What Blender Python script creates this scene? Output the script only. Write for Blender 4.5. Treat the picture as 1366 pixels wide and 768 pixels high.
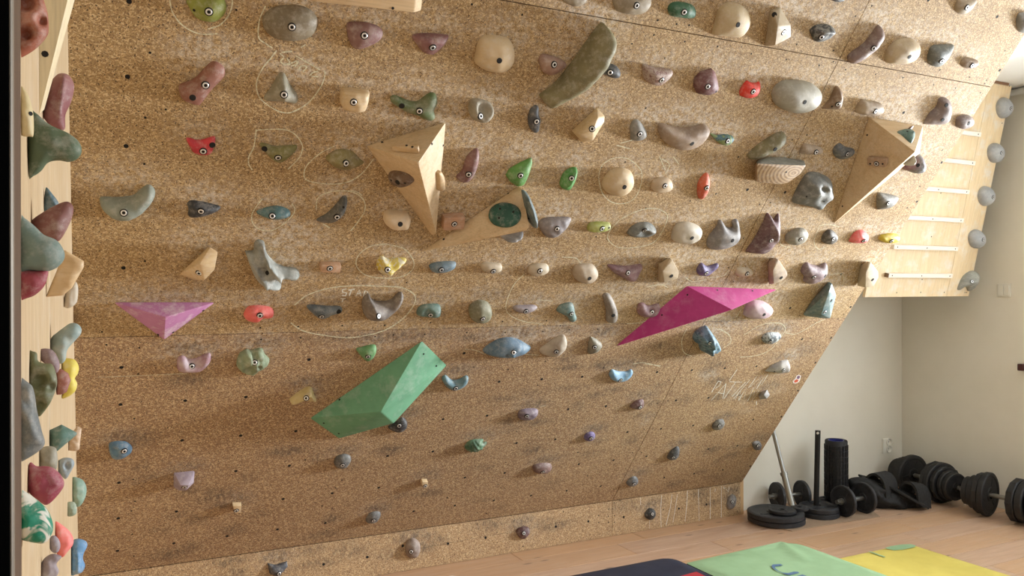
import bpy, bmesh, math, random
import numpy as np
from mathutils import Vector, Matrix, Euler, noise
from mathutils.bvhtree import BVHTree
from mathutils.geometry import delaunay_2d_cdt

for o in list(bpy.data.objects):
    bpy.data.objects.remove(o)
S = bpy.context.scene
COL = S.collection

# ------------------------------------------------------------------ camera
FPX = 1087.0
YAW = math.atan2(2125.0, FPX)            # angle between the view and the wall's length
ROLL = math.atan2(4.0, 2125.0)
KH = 0.193                               # height of the kickboard
CAM = Vector((-3.4296, -3.6983, 1.35))
FW = Vector((math.cos(YAW), math.sin(YAW), 0))
RT0 = Vector((math.sin(YAW), -math.cos(YAW), 0)); UP0 = Vector((0, 0, 1))
RT = RT0*math.cos(ROLL) - UP0*math.sin(ROLL)
UPV = RT0*math.sin(ROLL) + UP0*math.cos(ROLL)
cd = bpy.data.cameras.new('camera'); cam = bpy.data.objects.new('camera', cd); COL.objects.link(cam)
cd.sensor_width = 36; cd.lens = FPX/1366*36; cd.clip_start = 0.02
M = Matrix((RT, UPV, -FW)).transposed().to_4x4(); M.translation = CAM
cam.matrix_world = M
S.camera = cam
# ------------------------------------------------------------------ world, lights, exposure
w = bpy.data.worlds.new('sky'); S.world = w; w.use_nodes = True
bg = w.node_tree.nodes['Background']; bg.inputs[0].default_value = (0.80, 0.90, 1.0, 1); bg.inputs[1].default_value = 1.0

def area(name, loc, direction, sx, sy, power, col):
    l = bpy.data.lights.new(name, 'AREA'); l.shape = 'RECTANGLE'; l.size = sx; l.size_y = sy
    l.energy = power; l.color = col
    o = bpy.data.objects.new(name, l); COL.objects.link(o); o.location = loc
    o.rotation_euler = Vector(direction).to_track_quat('-Z', 'Y').to_euler()
    return o
WINY0, WINY1, WINZ0, WINZ1 = -2.9, -1.2, 0.75, 2.15
area('low_daylight', (3.0, -1.95, 1.36), (-1, .25, -.03), .55, .55, 490, (0.95, 0.985, 1.0))      # daylight from far outside, through the window
area('window_skylight', (1.60, (WINY0+WINY1)/2, (WINZ0+WINZ1)/2), (-1, 0, -0.02), WINY1-WINY0, WINZ1-WINZ0, 64, (0.87, 0.95, 1.0))
area('rear_fill', (0.1, -6.55, 1.6), (0, 1, 0), 2.2, 1.3, 32, (0.87, 0.95, 1.0))  # added soft fill from behind the camera; the rear wall has no window
S.view_settings.view_transform = 'Standard'; S.view_settings.look = 'None'
S.view_settings.gamma = 1; S.view_settings.use_curve_mapping = False
S.view_settings.exposure = 0.0

# ------------------------------------------------------------------ geometry of the picture (measured points back to the room)
def ray(px, py):
    return FW + RT*((px-683)/FPX) + UPV*(-(py-384)/FPX)
class Frame:
    def __init__(s, o, e1, e2):
        s.O = Vector(o); s.E1 = Vector(e1).normalized(); s.E2 = Vector(e2).normalized(); s.N = s.E1.cross(s.E2).normalized()
    def uv(s, px, py, w=0.0):
        r = ray(px, py); t = (s.O + s.N*w - CAM).dot(s.N)/r.dot(s.N)
        P = CAM + r*t - s.O
        return P.dot(s.E1), P.dot(s.E2)
    def pt(s, u, v, w=0.0):
        return s.O + s.E1*u + s.E2*v + s.N*w
    def px(s, x, y, w=0.0):
        return s.pt(*s.uv(x, y, w), w)
    def mat(s, loc=None):
        m = Matrix((s.E1, s.E2, s.N)).transposed().to_4x4(); m.translation = s.O if loc is None else loc
        return m
SN, CS = 0.6024, 0.7982
BOARD = Frame((0, 0, KH), (1, 0, 0), (0, -SN, CS))
KICK = Frame((0, 0, KH), (1, 0, 0), (0, 0, 1))
def floor_px(x, y, z=0.0):
    r = ray(x, y); return CAM + r*((z-CAM.z)/r.z)

# ------------------------------------------------------------------ tags and objects
def tag(o, label=None, cat=None, group=None, kind=None):
    if label: o['label'] = label
    if cat: o['category'] = cat
    if group: o['group'] = group
    if kind: o['kind'] = kind
    return o
def link(name, me, mat=None, parent=None, mw=None):
    o = bpy.data.objects.new(name, me); COL.objects.link(o)
    if mat is not None and me is not None and len(me.materials) == 0:
        for m_ in (mat if isinstance(mat, (list, tuple)) else [mat]): me.materials.append(m_)
    if parent is not None:
        o.parent = parent
        if mw is not None: o.matrix_basis = parent.matrix_world.inverted() @ mw
    elif mw is not None: o.matrix_world = mw
    o_mw[o.name] = mw
    return o
o_mw = {}
def W(parent):                      # world matrix that works before a depsgraph update
    return parent.matrix_basis if parent.parent is None else W(parent.parent) @ parent.matrix_basis
def child(name, me, mat, parent, mw):
    o = bpy.data.objects.new(name, me); COL.objects.link(o); o.parent = parent
    if mat is not None and len(me.materials) == 0:
        for m_ in (mat if isinstance(mat, (list, tuple)) else [mat]): me.materials.append(m_)
    o.matrix_basis = W(parent).inverted() @ mw
    return o
def empty(name, loc, rz=0.0):
    o = bpy.data.objects.new(name, None); COL.objects.link(o); o.empty_display_size = .1
    o.matrix_basis = Matrix.Translation(Vector(loc)) @ Matrix.Rotation(rz, 4, 'Z')
    return o
def top(name, me, mat, mw=Matrix()):
    o = bpy.data.objects.new(name, me); COL.objects.link(o); o.matrix_basis = mw
    if mat is not None and len(me.materials) == 0:
        for m_ in (mat if isinstance(mat, (list, tuple)) else [mat]): me.materials.append(m_)
    return o
def to_mesh(bm, name='mesh', smooth=False, auto=None):
    bmesh.ops.recalc_face_normals(bm, faces=bm.faces[:])
    me = bpy.data.meshes.new(name); bm.to_mesh(me); bm.free()
    if smooth:
        me.polygons.foreach_set('use_smooth', [True]*len(me.polygons))
        if auto: me.set_sharp_from_angle(angle=auto)
    return me
def box_bm(x0, x1, y0, y1, z0, z1, bevel=0.0, seg=1, bm=None):
    new = bm is None
    if new: bm = bmesh.new()
    r = bmesh.ops.create_cube(bm, size=1.0)
    bmesh.ops.scale(bm, vec=(x1-x0, y1-y0, z1-z0), verts=r['verts'])
    bmesh.ops.translate(bm, vec=((x0+x1)/2, (y0+y1)/2, (z0+z1)/2), verts=r['verts'])
    if bevel and new: bmesh.ops.bevel(bm, geom=bm.edges[:], offset=bevel, segments=seg, affect='EDGES', profile=.6)
    return bm
def lathe(prof, n=32, bm=None, mats=None):
    """prof: list of (radius, z); revolved round z"""
    if bm is None: bm = bmesh.new()
    rings = []
    for r, z in prof:
        if r < 1e-5: rings.append([bm.verts.new((0, 0, z))])
        else: rings.append([bm.verts.new((r*math.cos(2*math.pi*i/n), r*math.sin(2*math.pi*i/n), z)) for i in range(n)])
    for k in range(len(rings)-1):
        a, b = rings[k], rings[k+1]
        for i in range(n):
            j = (i+1) % n
            if len(a) == 1 and len(b) == 1: continue
            if len(a) == 1: f = bm.faces.new((a[0], b[i], b[j]))
            elif len(b) == 1: f = bm.faces.new((a[i], b[0], a[j]))
            else: f = bm.faces.new((a[i], b[i], b[j], a[j]))
            if mats: f.material_index = mats[k]
    return bm
def tube_bm(pts, rad, n=8, bm=None):
    if bm is None: bm = bmesh.new()
    pts = [Vector(p) for p in pts]; rings = []
    for i, p in enumerate(pts):
        d = (pts[min(i+1, len(pts)-1)] - pts[max(i-1, 0)]).normalized()
        a = d.orthogonal().normalized(); b = d.cross(a)
        r = rad[i] if isinstance(rad, (list, tuple)) else rad
        rings.append([bm.verts.new(p + a*r*math.cos(2*math.pi*k/n) + b*r*math.sin(2*math.pi*k/n)) for k in range(n)])
    for a, b in zip(rings, rings[1:]):
        for k in range(n): bm.faces.new((a[k], a[(k+1) % n], b[(k+1) % n], b[k]))
    bm.faces.new(rings[0][::-1]); bm.faces.new(rings[-1])
    return bm

# ------------------------------------------------------------------ materials
def lin(c):
    return tuple(((v/255)/12.92 if v/255 <= .04045 else ((v/255+.055)/1.055)**2.4) for v in c[:3]) + (1,)
class NT:
    def __init__(s, name):
        s.m = bpy.data.materials.new(name); s.m.use_nodes = True; s.t = s.m.node_tree
        s.b = s.t.nodes['Principled BSDF']
    def n(s, typ, **kw):
        nd = s.t.nodes.new(typ)
        for k, v in kw.items():
            if hasattr(nd, k) and k not in ('Scale',): setattr(nd, k, v)
            else: nd.inputs[k].default_value = v
        return nd
    def l(s, a, b): s.t.links.new(a, b)
    def mix(s, fac, a, b, blend='MIX'):
        nd = s.t.nodes.new('ShaderNodeMix'); nd.data_type = 'RGBA'; nd.blend_type = blend
        for sock, v in ((nd.inputs[0], fac), (nd.inputs[6], a), (nd.inputs[7], b)):
            if hasattr(v, 'links'): s.l(v, sock)
            else: sock.default_value = v
        return nd.outputs[2]
    def math(s, op, a, b=0.0, c=None, clamp=False):
        nd = s.t.nodes.new('ShaderNodeMath'); nd.operation = op; nd.use_clamp = clamp
        for i, v in enumerate((a, b) if c is None else (a, b, c)):
            if hasattr(v, 'links'): s.l(v, nd.inputs[i])
            else: nd.inputs[i].default_value = v
        return nd.outputs[0]
    def ramp(s, fac, stops):
        nd = s.t.nodes.new('ShaderNodeValToRGB'); e = nd.color_ramp.elements
        while len(e) < len(stops): e.new(.5)
        for q, (p, c) in zip(e, stops): q.position = p; q.color = c if len(c) == 4 else (*c, 1)
        s.l(fac, nd.inputs[0]); return nd.outputs[0]
    def noise(s, vec, scale, detail=4, rough=.55, dist=0.0):
        nd = s.t.nodes.new('ShaderNodeTexNoise'); nd.inputs['Scale'].default_value = scale
        nd.inputs['Detail'].default_value = detail; nd.inputs['Roughness'].default_value = rough
        nd.inputs['Distortion'].default_value = dist
        if vec is not None: s.l(vec, nd.inputs['Vector'])
        return nd.outputs['Fac']
    def coord(s, kind='Object'):
        return s.t.nodes.new('ShaderNodeTexCoord').outputs[kind]
    def mapping(s, vec, scale=(1, 1, 1), rot=(0, 0, 0), loc=(0, 0, 0)):
        nd = s.t.nodes.new('ShaderNodeMapping'); nd.inputs['Scale'].default_value = scale
        nd.inputs['Rotation'].default_value = rot; nd.inputs['Location'].default_value = loc
        s.l(vec, nd.inputs['Vector']); return nd.outputs[0]
    def bump(s, h, strength=.3, dist=.002):
        nd = s.t.nodes.new('ShaderNodeBump'); nd.inputs['Strength'].default_value = strength
        nd.inputs['Distance'].default_value = dist; s.l(h, nd.inputs['Height']); s.l(nd.outputs[0], s.b.inputs['Normal'])
    def rough(s, v): s.b.inputs['Roughness'].default_value = v
    def color(s, v):
        if hasattr(v, 'links'): s.l(v, s.b.inputs['Base Color'])
        else: s.b.inputs['Base Color'].default_value = v
BW = ((0, 0, 0, 1), (1, 1, 1, 1))

def mat_chipboard(name, base=(172, 146, 103), dark=(155, 129, 89)):
    t = NT(name); c = t.coord('Object')
    big = t.noise(c, 2.2, 3)
    col = t.mix(t.ramp(big, ((.3, BW[0]), (.7, BW[1]))), lin(base), lin(dark))
    fine = t.noise(c, 240, 4, .7)
    col = t.mix(t.ramp(fine, ((.4, BW[0]), (.72, BW[1]))), col, lin((140, 106, 70)))
    # pressed wood flakes: four directions of small slivers, some pale, some dark
    for k, (rot, sc, thr, tone, keep) in enumerate(((.2, (300, 75, 1), .3, (232, 210, 168), .74), (1.0, (300, 70, 1), .34, (218, 188, 140), .76),
                                           (1.9, (310, 76, 1), .36, (232, 210, 168), .78), (2.6, (270, 70, 1), .36, (206, 172, 122), .74),
                                           (.6, (330, 100, 1), .34, (104, 74, 48), .74), (2.2, (300, 95, 1), .34, (96, 66, 44), .74))):
        v = t.n('ShaderNodeTexVoronoi', voronoi_dimensions='2D'); v.inputs['Scale'].default_value = 1
        t.l(t.mapping(t.mapping(c, (1, 1, 1), (0, 0, rot)), sc, (0, 0, 0), (k*3.7, k*1.9, 0)), v.inputs['Vector'])
        inside = t.math('LESS_THAN', v.outputs['Distance'], thr)
        sep = t.n('ShaderNodeSeparateColor'); t.l(v.outputs['Color'], sep.inputs[0])
        pick = t.math('GREATER_THAN', sep.outputs[0], keep)
        col = t.mix(t.math('MULTIPLY', t.math('MULTIPLY', inside, pick), .55), col, lin(tone))
    # larger single chips
    v = t.n('ShaderNodeTexVoronoi', voronoi_dimensions='2D'); v.inputs['Scale'].default_value = 1
    t.l(t.mapping(t.mapping(c, (1, 1, 1), (0, 0, 1.3)), (190, 42, 1)), v.inputs['Vector'])
    sep = t.n('ShaderNodeSeparateColor'); t.l(v.outputs['Color'], sep.inputs[0])
    f = t.math('MULTIPLY', t.math('LESS_THAN', v.outputs['Distance'], .22), t.math('GREATER_THAN', sep.outputs[1], .82))
    col = t.mix(t.math('MULTIPLY', f, .6), col, lin((226, 200, 156)))
    v = t.n('ShaderNodeTexVoronoi', voronoi_dimensions='2D'); v.inputs['Scale'].default_value = 110
    t.l(c, v.inputs['Vector'])
    sep = t.n('ShaderNodeSeparateColor'); t.l(v.outputs['Color'], sep.inputs[0])
    f = t.math('MULTIPLY', t.math('LESS_THAN', v.outputs['Distance'], .2), t.math('GREATER_THAN', sep.outputs[2], .84))
    col = t.mix(t.math('MULTIPLY', f, .85), col, lin((48, 32, 24)))
    # dust and boot marks, by their own shapes
    cn = t.noise(c, 48, 5, .75)
    a = t.n('ShaderNodeAttribute', attribute_name='chalk')
    f = t.math('MULTIPLY', a.outputs['Fac'], t.ramp(cn, ((.42, BW[0]), (.64, BW[1]))))
    col = t.mix(t.math('MULTIPLY', f, .66), col, lin((222, 216, 206)))
    a = t.n('ShaderNodeAttribute', attribute_name='scuff')
    sn = t.noise(t.mapping(c, (1, .45, 1), (0, 0, -.5)), 60, 5, .7)
    f = t.math('MULTIPLY', a.outputs['Fac'], t.ramp(sn, ((.35, BW[0]), (.6, BW[1]))))
    col = t.mix(t.math('MULTIPLY', f, .68), col, lin((62, 54, 50)))
    t.color(col); t.rough(.78); t.bump(fine, .25, .001)
    return t.m
def mat_wood(name, c1, c2, along=0, scale=1.0, rough=.55, chalk=0.0):
    t = NT(name); c = t.coord('Object')
    s = [26*scale]*3; s[along] = 2.2*scale
    g = t.noise(t.mapping(c, s), 1.0, 5, .6, 1.2)
    col = t.mix(t.ramp(g, ((.3, BW[0]), (.7, BW[1]))), lin(c1), lin(c2))
    s2 = [190*scale]*3; s2[along] = 9*scale
    g2 = t.noise(t.mapping(c, s2), 1.0, 3, .6)
    col = t.mix(t.math('MULTIPLY', t.ramp(g2, ((.45, BW[0]), (.75, BW[1]))), .35), col, lin(tuple(v*.72 for v in c2)))
    if chalk:
        cn = t.noise(c, 9, 5, .7)
        col = t.mix(t.math('MULTIPLY', t.ramp(cn, ((.5, BW[0]), (.7, BW[1]))), chalk), col, lin((228, 222, 214)))
    t.color(col); t.rough(rough); t.bump(g2, .15, .001)
    return t.m
def mat_plain(name, c, rough=.6, metal=0.0, noise_amt=0.0, c2=None, scale=20, bump=0.0):
    t = NT(name); t.rough(rough); t.b.inputs['Metallic'].default_value = metal
    if c2 is not None:
        g = t.noise(t.coord('Object'), scale, 5, .6)
        t.color(t.mix(t.ramp(g, ((.35, BW[0]), (.65, BW[1]))), lin(c), lin(c2)))
        if bump: t.bump(g, bump, .003)
    else: t.color(lin(c))
    return t.m
_hm = {}
def hold_mat(c1, c2, style=''):
    key = (c1, c2, style)
    if key in _hm: return _hm[key]
    t = NT('resin_%d' % len(_hm)); c = t.coord('Object')
    oi = t.n('ShaderNodeObjectInfo')
    off = t.n('ShaderNodeVectorMath', operation='ADD'); t.l(c, off.inputs[0])
    sc = t.n('ShaderNodeVectorMath', operation='SCALE'); sc.inputs[0].default_value = (7, 5, 3); t.l(oi.outputs['Random'], sc.inputs['Scale'])
    t.l(sc.outputs[0], off.inputs[1]); c = off.outputs[0]
    if style == 'swirl':
        g = t.noise(c, 22, 3, .5, 2.5); col = t.mix(t.ramp(g, ((.47, BW[0]), (.53, BW[1]))), lin(c1), lin(c2))
    elif style == 'veins':
        g = t.noise(c, 30, 2, .5, 3.0); r_ = t.ramp(g, ((.44, BW[0]), (.5, BW[1]), (.56, BW[0])))
        col = t.mix(r_, lin(c1), lin(c2))
    elif style == 'wood':
        g = t.noise(t.mapping(c, (14, 120, 120)), 1, 4, .6, .6); col = t.mix(t.ramp(g, ((.35, BW[0]), (.7, BW[1]))), lin(c1), lin(c2))
    elif style == 'rings':
        wv = t.n('ShaderNodeTexWave', wave_type='RINGS', rings_direction='SPHERICAL'); wv.inputs['Scale'].default_value = 17
        wv.inputs['Distortion'].default_value = 1.2; wv.inputs['Detail'].default_value = 1
        t.l(t.mapping(t.coord('Object'), (1, 1.7, 0), (0, 0, 0), (-.02, -.04, 0)), wv.inputs['Vector'])
        col = t.mix(wv.outputs['Fac'], lin(c1), lin(c2))
    else:
        g = t.noise(c, 16, 5, .6); col = t.mix(t.ramp(g, ((.34, BW[0]), (.66, BW[1]))), lin(c1), lin(c2))
    dust = t.noise(c, 45, 6, .75)
    col = t.mix(t.math('MULTIPLY', t.ramp(dust, ((.48, BW[0]), (.75, BW[1]))), .42), col, lin((212, 206, 198)))
    t.color(col); t.rough(.62 if style != 'wood' else .5)
    t.bump(t.noise(c, 260, 3, .6), .22, .0008)
    _hm[key] = t.m
    return t.m
M_CHIP = mat_chipboard('chipboard'); M_CHIP3 = mat_chipboard('chipboard_kick', (188, 158, 122), (170, 139, 104)); M_CHIP2 = mat_chipboard('chipboard_lower', (164, 136, 106), (149, 120, 92))
M_EDGE = mat_plain('chipboard_edge', (150, 118, 80), .85, c2=(112, 84, 56), scale=150)
M_HOLE = mat_plain('hole_black', (14, 12, 11), .9)
M_CHROME = mat_plain('bolt_steel', (225, 225, 225), .35, .55)
M_BLK = mat_plain('bolt_recess', (22, 20, 19), .8)

# ------------------------------------------------------------------ hold builder
def catmull(P, closed=True, sub=6):
    n = len(P); out = []
    for i in range(n):
        p0, p1, p2, p3 = P[(i-1) % n], P[i], P[(i+1) % n], P[(i+2) % n]
        for k in range(sub):
            t = k/sub
            out.append(.5*((2*p1)+(-p0+p2)*t+(2*p0-5*p1+4*p2-p3)*t*t+(-p0+3*p1-3*p2+p3)*t**3))
    return np.array(out)
def resample(P, n):
    Q = np.vstack([P, P[:1]]); d = np.r_[0, np.cumsum(np.linalg.norm(np.diff(Q, axis=0), axis=1))]
    s = np.linspace(0, d[-1], n, endpoint=False)
    return np.stack([np.interp(s, d, Q[:, 0]), np.interp(s, d, Q[:, 1])], 1)
def area2(P):
    x, y = P[:, 0], P[:, 1]; return .5*np.sum(x*np.roll(y, -1)-np.roll(x, -1)*y)
def inside(P, q):
    x, y = q[:, 0][:, None], q[:, 1][:, None]
    x0, y0 = P[:, 0][None], P[:, 1][None]; x1, y1 = np.roll(P[:, 0], -1)[None], np.roll(P[:, 1], -1)[None]
    c = ((y0 > y) != (y1 > y)) & (x < (x1-x0)*(y-y0)/(y1-y0+1e-12)+x0)
    return c.sum(1) % 2 == 1
def bdist(P, q):
    a = P[None]; b = np.roll(P, -1, 0)[None]; p = q[:, None]
    ab = b-a; t = np.clip(((p-a)*ab).sum(2)/((ab**2).sum(2)+1e-12), 0, 1)
    return np.linalg.norm(p-(a+ab*t[..., None]), axis=2).min(1)
NPv = lambda v: np.array(v[:])
cRT, cUP, cFW, cC = NPv(RT), NPv(UPV), NPv(FW), NPv(CAM)
def project(P):
    d = P-cC; z = d@cFW
    return np.stack([683+FPX*(d@cRT)/z, 384-FPX*(d@cUP)/z], 1)
def unproject(fr, q, w):
    r = cFW[None]+cRT[None]*((q[:, :1]-683)/FPX)+cUP[None]*(-(q[:, 1:2]-384)/FPX)
    O, N = NPv(fr.O), NPv(fr.N)
    t = ((O-cC)@N+w)/(r@N)
    return cC+r*t[:, None]
def pts_of(s): return [tuple(float(v) for v in p.split(',')) for p in s.split()]

def field_mesh(S_, dens=170):
    """triangulated inside of an outline, with a smooth dome value (0 at the rim, 1 at the top)"""
    A = abs(area2(S_)); sp = math.sqrt(A/dens)
    per = np.linalg.norm(np.roll(S_, -1, 0)-S_, axis=1).sum()
    nb = int(max(24, min(110, per/(sp*.75))))
    B = resample(S_, nb)
    if area2(B) < 0: B = B[::-1]
    tang = np.roll(B, -1, 0)-np.roll(B, 1, 0); nrm = np.stack([-tang[:, 1], tang[:, 0]], 1); nrm /= np.linalg.norm(nrm, axis=1)[:, None]+1e-9
    rings = [B]
    for off in (.16, .5):
        R = B+nrm*sp*off; ok = inside(B, R) & (bdist(B, R) > sp*off*.8); rings.append(R[ok])
    x0, y0 = B.min(0); x1, y1 = B.max(0)
    g = []
    for j in range(int((y1-y0)/(sp*.87))+2):
        for i in range(int((x1-x0)/sp)+2): g.append((x0+(i+.5*(j % 2))*sp, y0+j*sp*.87))
    g = np.array(g); g = g[inside(B, g)]; g = g[bdist(B, g) > sp*.8]
    V = np.vstack(rings+[g])
    vs, es, fs, ov, oe, of = delaunay_2d_cdt([Vector(p) for p in V.tolist()], [(i, (i+1) % nb) for i in range(nb)], [], 1, 1e-6)
    P = np.array([v[:] for v in vs]); F = np.array([list(f) for f in fs if len(f) == 3])
    bd = np.zeros(len(P), bool)
    for i, o in enumerate(ov):
        if any(k < nb for k in o): bd[i] = True
    n = len(P); K = np.zeros((n, n)); m = np.zeros(n)
    a, b, c = P[F[:, 0]], P[F[:, 1]], P[F[:, 2]]
    ar = .5*np.abs((b-a)[:, 0]*(c-a)[:, 1]-(b-a)[:, 1]*(c-a)[:, 0])+1e-9
    for i in range(3):
        j, k = (i+1) % 3, (i+2) % 3
        pi, pj, pk = P[F[:, i]], P[F[:, j]], P[F[:, k]]
        cot = ((pj-pi)*(pk-pi)).sum(1)/(2*ar)
        np.add.at(K, (F[:, j], F[:, k]), -.5*cot); np.add.at(K, (F[:, k], F[:, j]), -.5*cot)
        np.add.at(K, (F[:, j], F[:, j]), .5*cot); np.add.at(K, (F[:, k], F[:, k]), .5*cot)
        np.add.at(m, F[:, i], ar/3)
    I = ~bd; u = np.zeros(n)
    u[I] = np.linalg.solve(K[np.ix_(I, I)]+np.eye(I.sum())*1e-9, m[I])
    u = np.clip(u/u.max(), 0, 1)
    return P, F, bd, u

_bolt = []
def bolt_mesh():
    if not _bolt:
        bm = lathe([(0, -.003), (.0112, -.003), (.0112, .0006), (.0094, .0006), (.0086, .0004), (.0084, .0018), (.0072, .0026), (.0046, .0026), (.0043, .0006), (0, .0006)],
                   16, mats=[0, 0, 0, 0, 0, 1, 1, 0, 0])
        me = to_mesh(bm, 'bolt'); me.materials.append(M_BLK); me.materials.append(M_CHROME); _bolt.append(me)
        bm = lathe([(0, -.003), (.0088, -.003), (.0088, .0006), (.0078, .0010), (.0, .0010)], 14)
        me = to_mesh(bm, 'bolt_hole'); me.materials.append(M_BLK); _bolt.append(me)
        bm = lathe([(0, -.002), (.004, -.002), (.004, .0006), (0, .0006)], 8)
        me = to_mesh(bm, 'screw_hole'); me.materials.append(M_BLK); _bolt.append(me)
    return _bolt
def add_bolts(o, me, mw, fr, bolts, holes, small):
    bolt_mesh()
    vs = [mw @ v.co for v in me.vertices]; bvh = BVHTree.FromPolygons(vs, [tuple(p.vertices) for p in me.polygons])
    for kind, lst in ((0, bolts), (1, holes), (2, small)):
        for (x, y) in lst:
            hit = bvh.ray_cast(CAM, ray(x, y).normalized())
            if hit[0] is None: continue
            nn = hit[1]
            if nn.dot(ray(x, y)) > 0: nn = -nn
            nn = (nn*.65+fr.N*.35).normalized() if fr is not None else nn
            mm = nn.to_track_quat('Z', 'Y').to_matrix().to_4x4(); mm.translation = hit[0]+nn*.0003
            if kind == 2 and (hit[0]-CAM).length < 1.7: mm = mm @ Matrix.Scale(.5, 4)
            if kind == 0: mm = mm @ Matrix.Rotation(random.random()*3, 4, 'Z')
            child(('bolt', 'bolt_hole', 'screw_hole')[kind], _bolt[kind], None, o, mm)

REG = {'A': (220, 0, 3.84), 'B': (460, 0, 3.84), 'C': (700, 0, 3.84), 'D': (940, 0, 3.84), 'E': (1150, 0, 3.84),
       'F': (220, 180, 3.84), 'G': (460, 180, 3.84), 'H': (700, 180, 3.84), 'I': (940, 180, 3.84), 'J': (1126, 90, 2.329),
       'K': (130, 360, 3.84), 'L': (380, 360, 3.2), 'M': (620, 360, 3.84), 'N': (860, 360, 3.84), 'O': (100, 560, 3.694),
       'Q': (400, 560, 3.694), 'R': (680, 540, 3.369), 'S': (980, 550, 4.268), 'a': (0, 0, 3.84), 'b': (0, 190, 3.84),
       'c': (0, 380, 3.84), 'd': (0, 568, 3.84), 'T': (1180, 60, 3.84), 'U': (1180, 240, 3.84), 'j': (300, 300, 7.68),
       'P': (0, 0, 1), 'V': (1150, 140, 7.68), 'X': (440, 370, 8.533), 'Y': (340, 50, 7.68), 'Z': (930, 480, 9.107), 'W': (880, 620, 7.68)}
def cv(reg, s):
    x0, y0, k = REG[reg]
    return [(x0+p[0]/k, y0+p[1]/k) + tuple(p[2:]) for p in (pts_of(s) if isinstance(s, str) else s)]
HOLDS_ON_BOARD = []
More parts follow.
